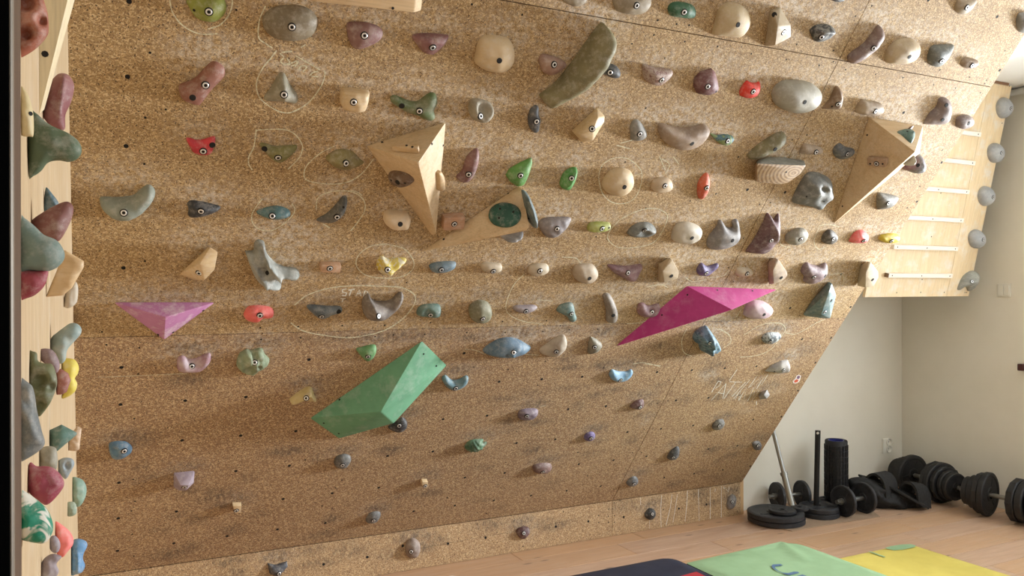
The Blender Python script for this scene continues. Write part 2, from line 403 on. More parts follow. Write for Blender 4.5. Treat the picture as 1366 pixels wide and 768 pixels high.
def make_hold(reg, pts, c1, c2, label, bolt='', hole='', small='', fr=BOARD, style='', h=None, hf=.40, p=.5, sharp=False,
              dish=(), ridge=(), tilt=(0, 0), lean=(0, 0), nz=.05, nf=30, kind='dome', sym=False, group='holds on the chipboard wall',
              name='climbing_hold', cat='climbing hold', bev=.004, dens=170, mats=None, parent=None):
    P0 = cv(reg, pts)
    mat = mats or hold_mat(c1, c2, style)
    bolts, holes, smalls = cv(reg, bolt), cv(reg, hole), cv(reg, small)
    if kind == 'poly':
        wl = np.array([fr.px(x, y, w_) for x, y, w_ in P0])
        Lc = np.array([p_[:2] for p_ in P0])
    S0 = np.array([p_[:2] for p_ in P0])
    cen = S0.mean(0); Z = (fr.px(*cen)-CAM).dot(FW)
    if kind == 'poly':
        base = fr.px(*cen); mw = fr.mat(base); inv = mw.inverted()
        bm = bmesh.new()
        for v in wl: bm.verts.new(inv @ Vector(v))
        r = bmesh.ops.convex_hull(bm, input=bm.verts[:])
        bmesh.ops.delete(bm, geom=[v for v in bm.verts if not v.link_faces], context='VERTS')
        bmesh.ops.dissolve_limit(bm, angle_limit=.03, verts=bm.verts[:], edges=bm.edges[:])
        if bev: bmesh.ops.bevel(bm, geom=bm.edges[:], offset=bev, segments=2, affect='EDGES', profile=.6)
        me = to_mesh(bm, name, True, math.radians(28))
    else:
        if kind == 'box':
            A = abs(area2(S0)); h_ = h if h else hf*math.sqrt(A)*Z/FPX
            Q0 = np.vstack([S0, cen+(S0-cen)*.97]); Wt = np.r_[np.zeros(len(S0)), np.full(len(S0), h_)]
        else:
            Sm = resample(S0, 120) if sharp else catmull(S0)
            A = abs(area2(Sm)); h_ = h if h else hf*math.sqrt(A)*Z/FPX
            Q0, F, bd, u = field_mesh(Sm, dens)
            q = (Q0-cen)/math.sqrt(A)
            tt = u**p
            tl = np.clip(1+tilt[0]*q[:, 0]*2-tilt[1]*q[:, 1]*2, .15, 3)
            Wt = tt*tl
            for (x, y, r_, d_) in dish:
                x, y = (x/REG[reg][2]+REG[reg][0], y/REG[reg][2]+REG[reg][1]); r_ = r_/REG[reg][2]
                Wt = Wt*(1-d_*np.exp(-(((Q0-np.array([x, y]))**2).sum(1)/r_**2)**1.5))
            for (xa, ya, xb, yb, r_, d_) in ridge:
                a = np.array([xa, ya])/REG[reg][2]+np.array(REG[reg][:2]); b = np.array([xb, yb])/REG[reg][2]+np.array(REG[reg][:2]); r_ = r_/REG[reg][2]
                t_ = np.clip(((Q0-a)@(b-a))/((b-a)@(b-a)), 0, 1); dd = np.linalg.norm(Q0-(a+t_[:, None]*(b-a)), axis=1)
                Wt = Wt*(1+d_*np.exp(-(dd/r_)**2))
            if nz:
                sd = random.random()*50
                Wt = Wt*(1+nz*np.array([noise.noise(Vector((a_*nf*.12, b_*nf*.12, sd))) for a_, b_ in q*1.0])*2)
            Wt = Wt*h_
            Wt[bd] = 0
        Am = np.array([1., 1.]); Tm = np.zeros(2)
        tgt0, tgt1 = S0.min(0), S0.max(0)
        if kind == 'dome' and not sharp: tgt0, tgt1 = Sm.min(0), Sm.max(0)
        E1, E2, N = NPv(fr.E1), NPv(fr.E2), NPv(fr.N)
        for it in range(1 if sym else 7):
            Q = cen+(Q0-cen)*Am+Tm
            B3 = unproject(fr, Q, 0.0)
            P3 = B3+N*Wt[:, None]+(E1*lean[0]+E2*lean[1])*Wt[:, None]
            if sym: break
            pr = project(P3); lo, hi = pr.min(0), pr.max(0)
            sc = np.clip((tgt1-tgt0)/(hi-lo), .5, 1.5); Am = np.clip(Am*sc, .3, 1.2)
            Tm += ((tgt0+tgt1)-(lo+hi))/2
        base = Vector(B3.mean(0)); mw = fr.mat(base); inv = np.array(mw.inverted())
        loc = lambda X: X@inv[:3, :3].T+inv[:3, 3]
        if kind == 'box':
            n = len(S0); bm = bmesh.new(); vs = [bm.verts.new(v) for v in loc(P3)]
            bm.faces.new(vs[n:]); bm.faces.new(vs[:n][::-1])
            for i in range(n):
                j = (i+1) % n; bm.faces.new((vs[i], vs[j], vs[n+j], vs[n+i]))
            if bev: bmesh.ops.bevel(bm, geom=bm.edges[:], offset=bev, segments=2, affect='EDGES', profile=.6)
            me = to_mesh(bm, name, True, math.radians(28))
        else:
            L = loc(P3).tolist(); n = len(L)
            bm = bmesh.new(); vs = [bm.verts.new(v) for v in L]
            faces = [tuple(int(i) for i in f) for f in F]
            for f in faces: bm.faces.new([vs[i] for i in f])
            if sym:
                low = loc(B3-N*(Wt*.8)[:, None])
                vb = [vs[i] if bd[i] else bm.verts.new(low[i]) for i in range(n)]
                for f in faces:
                    try: bm.faces.new([vb[i] for i in f][::-1])
                    except ValueError: pass
            else:
                # base skirt a little into the board, closed underneath
                be = [e for e in bm.edges if len(e.link_faces) == 1]
                r = bmesh.ops.extrude_edge_only(bm, edges=be)
                nv = [g for g in r['geom'] if isinstance(g, bmesh.types.BMVert)]
                for v in nv: v.co.z -= .002
                bmesh.ops.holes_fill(bm, edges=[e for e in bm.edges if len(e.link_faces) == 1], sides=0)
            me = to_mesh(bm, name, True, math.radians(60) if sharp else None)
    if parent is not None:
        o = child(name, me, mat, parent, mw)
        if label: o['label'] = label
    else:
        o = top(name, me, mat, mw)
        tag(o, label, cat, group)
    if bolts or holes or smalls: add_bolts(o, me, mw, fr, bolts, holes, smalls)
    if fr is BOARD or fr is KICK:
        S1 = S0; u0 = [fr.uv(*q_) for q_ in S1]; us = [a_[0] for a_ in u0]; vs_ = [a_[1] for a_ in u0]
        HOLDS_ON_BOARD.append((fr, (min(us)+max(us))/2, (min(vs_)+max(vs_))/2, max(us)-min(us), max(vs_)-min(vs_)))
    return o
random.seed(4)
# ================================================================== the room
XL, XR, YB, YF, ZC = -3.49, 1.495, 0.06, -6.7, 2.54
M_PAINT = mat_plain('wall_paint', (230, 226, 214), .9, c2=(225, 221, 208), scale=3)
M_WHITE = mat_plain('ceiling_paint', (236, 235, 230), .9)
def struct(name, me, mat, mw=Matrix()):
    return tag(top(name, me, mat, mw), kind='structure')
struct('wall_back', to_mesh(box_bm(XL-.4, XR+.12, YB, YB+.12, 0, ZC)), M_PAINT)
struct('wall_rear', to_mesh(box_bm(XL-.4, XR+.12, YF-.12, YF, 0, ZC)), M_PAINT)
bm = box_bm(XR, XR+.12, WINY1, YB, 0, ZC); box_bm(XR, XR+.12, YF, WINY0, 0, ZC, bm=bm)
box_bm(XR, XR+.12, WINY0, WINY1, 0, WINZ0, bm=bm); box_bm(XR, XR+.12, WINY0, WINY1, WINZ1, ZC, bm=bm)
struct('wall_right', to_mesh(bm), M_PAINT)
struct('wall_left', to_mesh(box_bm(XL-.14, XL-.02, YF, YB, 0, ZC)), M_PAINT)
struct('ceiling', to_mesh(box_bm(XL-.4, XR+.12, YF-.12, YB+.12, ZC, ZC+.1)), M_WHITE)
M_FRAME = mat_plain('white_frame', (228, 228, 224), .4)
wf = box_bm(XR+.03, XR+.09, WINY0, WINY0+.06, WINZ0, WINZ1)
for a, b, c, d in ((WINY1-.06, WINY1, WINZ0, WINZ1), (WINY0, WINY1, WINZ0, WINZ0+.06), (WINY0, WINY1, WINZ1-.06, WINZ1), ((WINY0+WINY1)/2-.04, (WINY0+WINY1)/2+.04, WINZ0, WINZ1)):
    box_bm(XR+.03, XR+.09, a, b, c, d, bm=wf)
win = struct('window_1', to_mesh(wf), M_FRAME)
gl = NT('glass'); gt = gl.n('ShaderNodeBsdfTransparent'); gg = gl.n('ShaderNodeBsdfGlossy'); gg.inputs['Roughness'].default_value = 0
gm_ = gl.n('ShaderNodeMixShader'); gm_.inputs[0].default_value = .06; gl.l(gt.outputs[0], gm_.inputs[1]); gl.l(gg.outputs[0], gm_.inputs[2])
gl.l(gm_.outputs[0], [n_ for n_ in gl.t.nodes if n_.type == 'OUTPUT_MATERIAL'][0].inputs[0])
child('pane', to_mesh(box_bm(XR+.058, XR+.062, WINY0+.05, WINY1-.05, WINZ0+.05, WINZ1-.05)), gl.m, win, Matrix())
# cove where the right wall meets the ceiling
bm = bmesh.new(); prof = [(0, 0)]+[(.05*(1-math.cos(a_)), -.05*(1-math.sin(a_))) for a_ in [i*math.pi/12 for i in range(7)]][::-1]
vv = [[bm.verts.new((XR-max(0, .05-p_[0]) if i else XR, y_, ZC+p_[1])) for i, p_ in enumerate(prof)] for y_ in (YF, YB)]
for i in range(len(prof)-1): bm.faces.new((vv[0][i], vv[0][i+1], vv[1][i+1], vv[1][i]))
struct('trim_3', to_mesh(bm), M_WHITE)

# floor: sub-floor slab and oak planks laid along the climbing wall
def mat_floor():
    t = NT('oak_floor'); c = t.coord('Object'); oi = t.n('ShaderNodeObjectInfo')
    off = t.n('ShaderNodeVectorMath', operation='ADD'); t.l(c, off.inputs[0])
    sc = t.n('ShaderNodeVectorMath', operation='SCALE'); sc.inputs[0].default_value = (9, 13, 0); t.l(oi.outputs['Random'], sc.inputs['Scale']); t.l(sc.outputs[0], off.inputs[1])
    c = off.outputs[0]
    g = t.noise(t.mapping(c, (2, 26, 20)), 1, 5, .6, 1.0)
    col = t.mix(t.ramp(g, ((.3, BW[0]), (.7, BW[1]))), lin((212, 182, 158)), lin((190, 154, 128)))
    col = t.mix(t.math('MULTIPLY', oi.outputs['Random'], .8), col, lin((206, 164, 122)))
    g2 = t.noise(t.mapping(c, (6, 150, 20)), 1, 4, .6)
    col = t.mix(t.math('MULTIPLY', t.ramp(g2, ((.45, BW[0]), (.8, BW[1]))), .45), col, lin((150, 118, 96)))
    kn = t.n('ShaderNodeTexVoronoi', voronoi_dimensions='2D'); kn.inputs['Scale'].default_value = 1
    t.l(t.mapping(c, (1.6, 5, 1)), kn.inputs['Vector'])
    col = t.mix(t.math('MULTIPLY', t.ramp(kn.outputs['Distance'], ((.015, BW[1]), (.055, BW[0]))), .6), col, lin((78, 52, 40)))
    dust = t.noise(t.coord('Generated'), 5, 6, .7)
    col = t.mix(t.math('MULTIPLY', t.ramp(dust, ((.45, BW[0]), (.7, BW[1]))), .16), col, lin((205, 192, 182)))
    t.color(col); t.rough(.42); t.bump(g2, .1, .0005); return t.m
M_FLOOR = mat_floor()
floor = struct('floor', to_mesh(box_bm(XL-.4, XR+.12, YF-.12, YB+.12, -.1, -.012)), mat_plain('subfloor', (60, 45, 35), .9))
y = YB; row = 0; PW = .185
while y > -2.35:
    x = XL-.02 - random.random()*1.0
    while x < XR:
        L_ = random.choice((.75, .95, 1.2, 1.45)); x0, x1 = max(x, XL-.02), min(x+L_, XR)
        if x1-x0 > .05:
            me = to_mesh(box_bm(-(x1-x0)/2+.0012, (x1-x0)/2-.0012, -PW/2+.0014, PW/2-.0014, -.0125, random.uniform(-.0004, 0), .0006))
            child('plank', me, M_FLOOR, floor, Matrix.Translation(((x0+x1)/2, y-PW/2, 0)))
        x += L_
    y -= PW; row += 1
for k in range(int((y-YF)/1.0)+1):
    y1 = y-k; y0 = max(YF, y1-1.0)
    if y1-y0 < .02: break
    child('plank', to_mesh(box_bm(XL-.02, XR, y0, y1, -.012, 0)), M_FLOOR, floor, Matrix())

# dark door and its frame at the camera's left
M_JAMB = mat_wood('jamb_wood', (96, 76, 62), (76, 58, 46), along=2, rough=.5)
struct('trim_1', to_mesh(box_bm(XL-.02, XL+.0165, -3.155, -3.065, 0, 2.2, .002)), M_JAMB)
struct('trim_2', to_mesh(box_bm(XL-.02, XL+.0195, -3.165, -3.155, 0, 2.2, .001)), mat_plain('jamb_strip', (130, 122, 112), .45, .3))
struct('door_1', to_mesh(box_bm(XL-.02, XL+.018, -4.05, -3.165, 0.01, 2.19, .002)), mat_plain('black_door', (3, 3, 3), 1.0))

# ================================================================== the overhanging chipboard wall
VT = (ZC-KH)/CS
board = top('climbing_wall', None, None) if False else bpy.data.objects.new('climbing_wall', None)
COL.objects.link(board); board.matrix_basis = BOARD.mat()
tag(board, 'big overhanging chipboard climbing wall with chalk marks between the side wall and the right corner', 'climbing wall')
PANELS = []
def panel(fr, u0, u1, v0, v1, parent, step=.0085, th=.018, name='panel', mat=None):
    nu, nv = max(2, int((u1-u0)/step)), max(2, int((v1-v0)/step))
    g = .0015
    U = np.linspace(u0+g, u1-g, nu+1); V_ = np.linspace(v0+g, v1-g, nv+1)
    uu, vv = np.meshgrid(U, V_); n = uu.size
    co = np.stack([uu.ravel(), vv.ravel(), np.zeros(n)], 1)
    i = np.arange(nv)[:, None]*(nu+1)+np.arange(nu)[None]; i = i.ravel()
    F = np.stack([i, i+1, i+nu+2, i+nu+1], 1)
    rim = list(range(0, nu+1))+[k*(nu+1)+nu for k in range(1, nv+1)]+[nv*(nu+1)+k for k in range(nu-1, -1, -1)]+[k*(nu+1) for k in range(nv-1, 0, -1)]
    back = co[rim].copy(); back[:, 2] = -th
    co = np.vstack([co, back]); nb = len(rim)
    faces = F.tolist()+[[rim[k], n+k, n+(k+1) % nb, rim[(k+1) % nb]] for k in range(nb)]+[[n+k for k in range(nb)][::-1]]
    me = bpy.data.meshes.new('panel'); me.from_pydata(co.tolist(), [], faces); me.update()
    o = child(name, me, mat or M_CHIP, parent, fr.mat()); PANELS.append((o, fr, co)); return o
for (u0, u1) in ((-3.52, -.927), (-.927, 0.0)):
    for (v0, v1) in ((0, 1.253), (1.253, 2.525), (2.525, VT)):
        panel(BOARD, u0, u1, v0, v1, board, mat=M_CHIP2 if v0 == 0 else M_CHIP)
# timber studs behind the sheets
M_STUD = mat_wood('stud_pine', (206, 170, 124), (186, 148, 104), along=1)
for u_ in (-3.3, -2.5, -1.7, -.9, -.06):
    child('stud', to_mesh(box_bm(u_-.025, u_+.025, .02, VT, -.118, -.0185)), M_STUD, board, BOARD.mat())
kick = bpy.data.objects.new('kickboard', None); COL.objects.link(kick); kick.matrix_basis = KICK.mat()
tag(kick, 'low vertical chipboard kickboard under the overhanging wall, standing on the floor', 'kickboard')
panel(KICK, -3.49, -.927, -KH, -.001, kick, mat=M_CHIP3); panel(KICK, -.927, -.012, -KH, -.001, kick, mat=M_CHIP3)
child('stud', to_mesh(box_bm(-.09, .008, -KH, -.004, -.058, -.0185)), M_STUD, kick, KICK.mat())
child('stud', to_mesh(box_bm(-.011, .012, -KH, .012, -.0185, -.002)), M_STUD, kick, KICK.mat())

# bolt holes and screws, joined per wall
def dots(parent, fr, lst, name='bolt_holes'):
    bm = bmesh.new()
    for (u_, v_, r_) in lst:
        vs = []
        for k in range(8):
            a_ = k*math.pi/4; vs.append(bm.verts.new((u_+r_*math.cos(a_), v_+r_*math.sin(a_), .0004)))
        c_ = bm.verts.new((u_, v_, .0002))
        for k in range(8): bm.faces.new((vs[k], vs[(k+1) % 8], c_))
    me = to_mesh(bm); o = child(name, me, M_HOLE, parent, fr.mat()); o['kind'] = 'stuff'; return o

# chalk lines
t = NT('chalk_line'); nf_ = t.noise(t.coord('Object'), 130, 4, .8)
t.color(lin((222, 218, 190))); t.rough(.95)
t.l(t.ramp(nf_, ((.3, (.25, .25, .25, 1)), (.55, (1, 1, 1, 1)))), t.b.inputs['Alpha']); M_CHALK = t.m
t = NT('chalk_line_white'); nf_ = t.noise(t.coord('Object'), 150, 4, .8)
t.color(lin((225, 224, 214))); t.rough(.95)
t.l(t.ramp(nf_, ((.3, (.35, .35, .35, 1)), (.5, (1, 1, 1, 1)))), t.b.inputs['Alpha']); M_CHALKW = t.m
def ribbon(reg, lines, width=.0036, fr=BOARD, parent=board, mat=None, smooth=True, w0=.0007, name='chalk_line'):
    bm = bmesh.new()
    for s in lines:
        q = np.array([p_[:2] for p_ in cv(reg, s)])
        if smooth and len(q) > 2:
            ex = np.vstack([2*q[0]-q[1], q, 2*q[-1]-q[-2]]); out = []
            for i in range(1, len(ex)-2):
                p0, p1, p2, p3 = ex[i-1:i+3]
                for k in range(6):
                    a_ = k/6; out.append(.5*((2*p1)+(-p0+p2)*a_+(2*p0-5*p1+4*p2-p3)*a_*a_+(-p0+3*p1-3*p2+p3)*a_**3))
            out.append(q[-1]); q = np.array(out)
        uvs = [Vector(fr.uv(*p_)) for p_ in q]; prev = None
        for i, p_ in enumerate(uvs):
            d = uvs[min(i+1, len(uvs)-1)]-uvs[max(i-1, 0)]
            d = d.normalized() if d.length > 0 else Vector((1, 0)); n_ = Vector((-d.y, d.x))*width*.5*random.uniform(.6, 1.25)
            a, b = bm.verts.new((*(p_+n_), w0)), bm.verts.new((*(p_-n_), w0))
            if prev: bm.faces.new((prev[0], prev[1], b, a))
            prev = (a, b)
    return child(name, to_mesh(bm), mat or M_CHALK, parent, fr.mat())
ribbon('A', ['25,-30 25,0 38,60 80,120 140,160 200,175 270,172', '220,148 280,128 325,80 345,20 342,-30'])
ribbon('A', ['515,30 485,100 480,190 520,225 550,245', '572,258 540,300 500,350 470,420 480,490 530,540 600,575 660,570 740,520 800,440 820,380 815,360', '670,285 740,325 795,358'])
ribbon('Y', ['275,152 380,140', '258,160 300,200', '300,205 265,240 300,275 355,255 330,215', '340,280 430,238 435,270 370,290', '410,300 440,240', '470,100 520,70', '560,390 600,355 650,345', '575,395 650,400', '440,330 480,290 530,300 490,350'], .004, mat=M_CHALK)
ribbon('F', ['468,-30 455,60 430,110 430,150 447,178', '470,-20 482,-26 545,-30 620,-27 670,0 703,50 700,90 680,125 630,175',
             '870,55 800,90 740,140 715,180 720,225 780,245 880,250 950,235 1010,195 1070,120',
             '500,325 465,370 445,410 450,450 480,480 540,490 600,460 650,415 665,380 650,350',
             '775,385 785,320 850,290 930,285 980,290 1010,310', '810,455 845,475'])
ribbon('G', ['0,285 60,300 100,340 100,390 70,440 30,490', '205,557 300,580 350,640 345,690 290,725 205,733 110,718 60,670 70,615 130,570 205,557'])
ribbon('L', ['40,150 100,105 200,75 320,66 440,70 500,75 548,100 557,130 540,165 500,210 440,250 380,272', '380,272 280,288 180,280 80,260 25,225'], .005)
ribbon('X', ['190,125 140,140 145,165 190,175 180,205 140,205', '210,145 280,130', '245,140 220,210', '295,210 335,140 355,210', '305,185 350,180', '380,215 400,150 430,160 425,190 400,190', '120,240 180,240', '150,240 140,275'], .0045, smooth=False, mat=M_CHALKW)
ribbon('M', ['305,20 255,70 225,130 210,190 230,230 300,262 390,275', '370,152 450,158', '830,275 900,268 960,245 1010,200', '930,88 960,80 1010,75 1040,90', '860,480 920,475 1000,495', '0,405 60,412 100,430', '300,430 380,435', '390,700 415,692'], .0032)
ribbon('H', ['440,122 400,150 380,200 385,260 405,310 450,345 510,350 560,325 590,270 600,200 580,160 530,122 480,115 440,122', '725,400 680,378 620,378 550,400 480,440 430,500 430,540 480,575 560,575 650,555 700,500 730,430 725,400', '470,52 540,70', '490,42 570,20', '560,210 600,195', '690,110 720,180', '760,110 790,150', '190,625 260,630 290,660', '825,730 860,750 930,740', '700,120 740,150 720,200', '870,-15 900,0'], .0032)
ribbon('I', ['590,462 640,458 690,470', '590,462 560,540 580,582 620,575', '385,500 390,560 440,575', '640,715 700,710 712,740 705,770'], .0028)
ribbon('N', ['215,300 190,360 200,420 240,440', '380,300 430,330 440,370 400,400', '490,445 560,440 640,410 700,340 720,300 690,272 600,280 510,330', '720,322 780,325 880,270 925,250', '470,240 500,190', '320,40 400,30 430,0', '0,480 80,490'], .0034)
ribbon('Z', ['255,255 175,390', '255,255 290,265 270,310 220,345', '350,285 170,490', '350,285 310,470', '255,395 330,410', '485,115 390,250', '390,262 545,268', '470,265 325,468', '590,265 420,445', '860,175 780,300',
             '640,240 440,470 530,380 500,490 600,330 570,470 690,330 610,500 700,370 665,500 750,370', '620,340 720,200 640,330 790,190 700,340 820,200 720,350 780,240', '720,500 720,545', '430,440 520,370 460,480 560,400 510,490'], .0042, mat=M_CHALKW, smooth=False)
ribbon('W', ['20,310 10,450 15,640', '125,300 110,430 65,615', '182,300 160,440 135,590', '285,262 275,430 260,580', '395,250 400,430 405,575', '518,232 517,550', '632,215 630,540', '560,250 575,245 572,265 558,268', '660,215 655,240 675,235', '685,250 700,278 712,225'], .0036, KICK, kick, M_CHALKW, False)
ribbon('R', ['588,415 588,448', '628,515 628,555'], .0022, KICK, kick, M_CHALKW, False)
ribbon('P', ['540,735 620,720 700,706 776,690'], .0008, KICK, kick, M_HOLE, False, name='pencil_line')
ribbon('P', ['130,503 200,500 250,498'], .002, mat=M_CHALK)
# small sticker near the right edge
st = child('sticker', to_mesh(bmesh.new()), None, board, BOARD.mat()) if False else None
def sticker():
    for nm, reg, pts, col, w0 in (('sticker', 'Z', '1165,280 1160,255 1190,225 1205,190 1235,175 1262,190 1255,225 1240,262 1200,285', (235, 226, 220), .0008), ('sticker_print', 'Z', '1175,268 1180,248 1205,232 1230,240 1222,262 1195,274', (205, 92, 62), .0012), ('sticker_print', 'Z', '1208,225 1215,195 1240,185 1250,205 1235,228', (120, 92, 120), .0012)):
        bm = bmesh.new(); bm.faces.new([bm.verts.new((*BOARD.uv(*p_[:2]), w0)) for p_ in cv(reg, pts)][::-1])
        child(nm, to_mesh(bm), mat_plain(nm, col, .5), board, BOARD.mat())
sticker()

# ================================================================== plywood side wall on the left
M_PLY = mat_wood('birch_ply', (202, 180, 146), (188, 162, 126), along=2, rough=.6, chalk=.2)
M_PLYV = mat_wood('volume_ply', (216, 192, 156), (200, 170, 130), along=0, rough=.55, chalk=.2)
side = bpy.data.objects.new('side_wall_boards', None); COL.objects.link(side); side.location = (XL, -1.5, 0)
tag(side, 'vertical plywood side climbing wall at the left edge, seen almost edge on', 'climbing wall')
def side_t(px):                       # distance along the side wall where a pixel column meets it
    r = ray(px, 384); return CAM + r*((XL-CAM.x)/r.x)
ya, yb_ = side_t(66).y, side_t(51).y
for (y0, y1) in ((ya+.006, .06), (yb_+.003, ya-.006), (-3.065, yb_-.003)):
    child('panel', to_mesh(box_bm(XL-.02, XL, y0, y1, 0, ZC, .001)), M_PLY, side, Matrix())

for m_ in bpy.data.materials:
    if m_.name.startswith('black_door'): m_.node_tree.nodes['Principled BSDF'].inputs['Specular IOR Level'].default_value = 0
# ================================================================== volumes on the big wall
PLYC = dict(kind='poly', name='climbing_volume', cat='climbing volume', group='volumes on the chipboard wall', bev=.005)
def vol(reg, verts, mat, label, small='', hole='', bev=.005):
    return make_hold(reg, [tuple(v) for v in verts], None, None, label, small=small, hole=hole, mats=mat, kind='poly', name='climbing_volume', cat='climbing volume', group='volumes on the chipboard wall', bev=bev)
def mat_painted(name, c1, c2, chalk):
    t = NT(name); c = t.coord('Object'); g = t.noise(c, 14, 5, .6)
    col = t.mix(t.ramp(g, ((.35, BW[0]), (.65, BW[1]))), lin(c1), lin(c2))
    n_ = t.noise(c, 11, 6, .75)
    col = t.mix(t.math('MULTIPLY', t.ramp(n_, ((.5, BW[0]), (.68, BW[1]))), chalk), col, lin((222, 214, 214)))
    t.color(col); t.rough(.7); t.bump(t.noise(c, 300, 3, .6), .3, .0006); return t.m
M_VG = mat_painted('paint_green', (108, 164, 130), (98, 152, 120), .2)
M_VP = mat_painted('paint_pink', (186, 128, 170), (176, 114, 160), .7)
M_VM = mat_painted('paint_magenta', (178, 52, 122), (166, 44, 112), .12)
v1 = vol('P', [(488, 194, 0), (595.3, 162, 0), (576, 315, 0), (582, 312, .02), (558, 217, .15)], M_PLYV, 'tall plywood pyramid volume with a brown oval hold on its left face', small='510,190 502,213 576,192 591,194 558,291')
v2 = vol('P', [(561, 336, 0), (692, 247.5, 0), (700, 292, 0), (706, 303, .13), (702, 308, .13), (697, 252, .02)], M_PLYV, 'long low plywood wedge volume with a round dark green hold on its face', small='678,258 592,319')
v3 = vol('P', [(1159, 155.5, 0), (1231.5, 168, 0), (1227, 205, 0), (1111.5, 299, 0), (1221, 202.5, .2)], M_PLYV, 'large plywood pyramid volume near the right edge of the overhanging wall', small='1157,180 1124,275')
v4 = vol('P', [(413, 557.5, 0), (563, 454, 0), (596.5, 487, 0), (452, 585, 0), (508, 549, .13), (525.5, 564.5, .09)], M_VG, 'large mint green faceted volume low on the wall', small='453,533 432,564 452,578 565,472 582,488')
v5 = vol('P', [(149.5, 402.5, 0), (288.5, 402.5, 0), (219, 453.5, 0), (221, 423, .075)], M_VP, 'lilac pink triangular volume at the left of the wall, chalk on top', small='168,416 271,414 211,446 231,443')
v6 = vol('P', [(819, 463, 0), (916, 381, 0), (1038.5, 385.5, 0), (977, 413, .11)], M_VM, 'dark magenta triangular volume with long pointed ends', small='957,387 1004,388 917,393 883,420')
v7 = vol('P', [(400, -32, 0), (566, -30, 0), (562, 14.5, .05), (553, 17, .085), (420, 2, .085), (402, -2, 0), (558, -26, .085), (412, -26, .085)], M_PLYV, 'pale timber beam volume cut off by the top edge', small='524,11')
v8 = None
# pieces screwed to the volumes
WD = ((206, 178, 138), (190, 158, 118)); G_ = 'small holds fixed on the plywood volumes'
def fr_at(px, py, obj):               # frame lying on a volume's face under a pixel
    vs = [obj.matrix_basis @ v.co for v in obj.data.vertices]; bvh = BVHTree.FromPolygons(vs, [tuple(p.vertices) for p in obj.data.polygons])
    h_ = bvh.ray_cast(CAM, ray(px, py).normalized()); n_ = h_[1]
    if n_.dot(ray(px, py)) > 0: n_ = -n_
    e1 = (RT - n_*RT.dot(n_)).normalized(); return Frame(h_[0], e1, n_.cross(e1))
f_ = fr_at(540, 196, v1)
make_hold('G', '238,62 248,48 375,44 385,60 382,95 365,95 242,76', *WD, 'thin pale wooden edge strip on the upper face of the tall plywood pyramid', small='278,44 316,54 346,61', fr=f_, kind='box', h=.022, style='wood', group=G_)
f_ = fr_at(532, 239, v1)
make_hold('G', '222,200 245,182 300,190 340,215 355,245 320,268 270,262 235,235', (122, 98, 78), (94, 74, 60), 'dark brown oval hold on the left face of the tall plywood pyramid', hole='270,243', small='238,232 308,247', fr=f_, h=.028, group=G_)
f_ = fr_at(587, 242, v1)
make_hold('G', '466,192 484,178 508,208 515,250 513,282 500,288 472,280', *WD, 'pale wooden pill-shaped grip on the right face of the tall plywood pyramid', fr=f_, h=.02, style='wood', sharp=True, p=.25, group=G_)
f_ = fr_at(674, 287, v2)
make_hold('G', '736,410 748,375 785,350 830,346 880,362 903,400 895,440 860,468 815,474 765,460 742,435', (44, 92, 78), (34, 76, 66), 'round dark green disc hold on the long plywood wedge', small='795,378 863,394 790,425', fr=f_, h=.022, p=.3, group=G_)
make_hold('G', '905,285 935,295 962,345 985,410 987,450 962,478 938,440 920,360', (112, 128, 132), (70, 88, 92), 'grey teal scooped hold on the right end of the long plywood wedge', small='943,428', fr=Frame(BOARD.px(705, 285, .07), BOARD.E1, BOARD.E2), h=.05, ridge=((920, 300, 960, 470, 12, .5),), group=G_)
make_hold('G', '788,518 850,500 912,490 900,520 870,540 830,552 805,540', (140, 140, 142), (108, 108, 112), 'small grey hold under the lower edge of the long plywood wedge', h=.05, group=G_)
f_ = fr_at(1207, 178, v3)
make_hold('E', '180,668 195,660 240,661 262,675 272,700 262,731 248,728 210,690', (98, 128, 118), (68, 96, 90), 'small teal green pointed hold on the upper face of the right plywood pyramid', small='232,673', fr=f_, h=.025, group=G_)
make_hold('E', '234,650 240,643 262,646 262,662 244,666', (120, 88, 66), (100, 74, 56), 'tiny brown knob beside the teal hold on the right plywood pyramid', fr=f_, h=.02, group=G_)
f_ = fr_at(1170, 216, v3)
make_hold('I', '832,112 838,105 942,114 943,140 936,166 845,158 832,150', (176, 146, 118), (160, 130, 102), 'small wooden block with three holes on the big face of the right plywood pyramid', bolt='880,147', small='848,147 912,148', fr=f_, kind='box', h=.022, style='wood', group=G_)
make_hold('V', '400,640 430,600 540,495 590,480 630,510 658,570 648,640 600,690 520,703 440,680', (138, 102, 112), (106, 118, 116), 'round mauve and teal hold half hidden behind the right plywood pyramid', hole='573,617', h=.06)
make_hold('V', '425,620 470,570 545,498 558,520 545,570 510,600', (186, 184, 172), (160, 158, 146), 'pale grey sliver of a hold under the tip of the right plywood pyramid', fr=Frame(BOARD.px(1214, 215, .12), BOARD.E1, BOARD.E2), h=.035, group=G_)
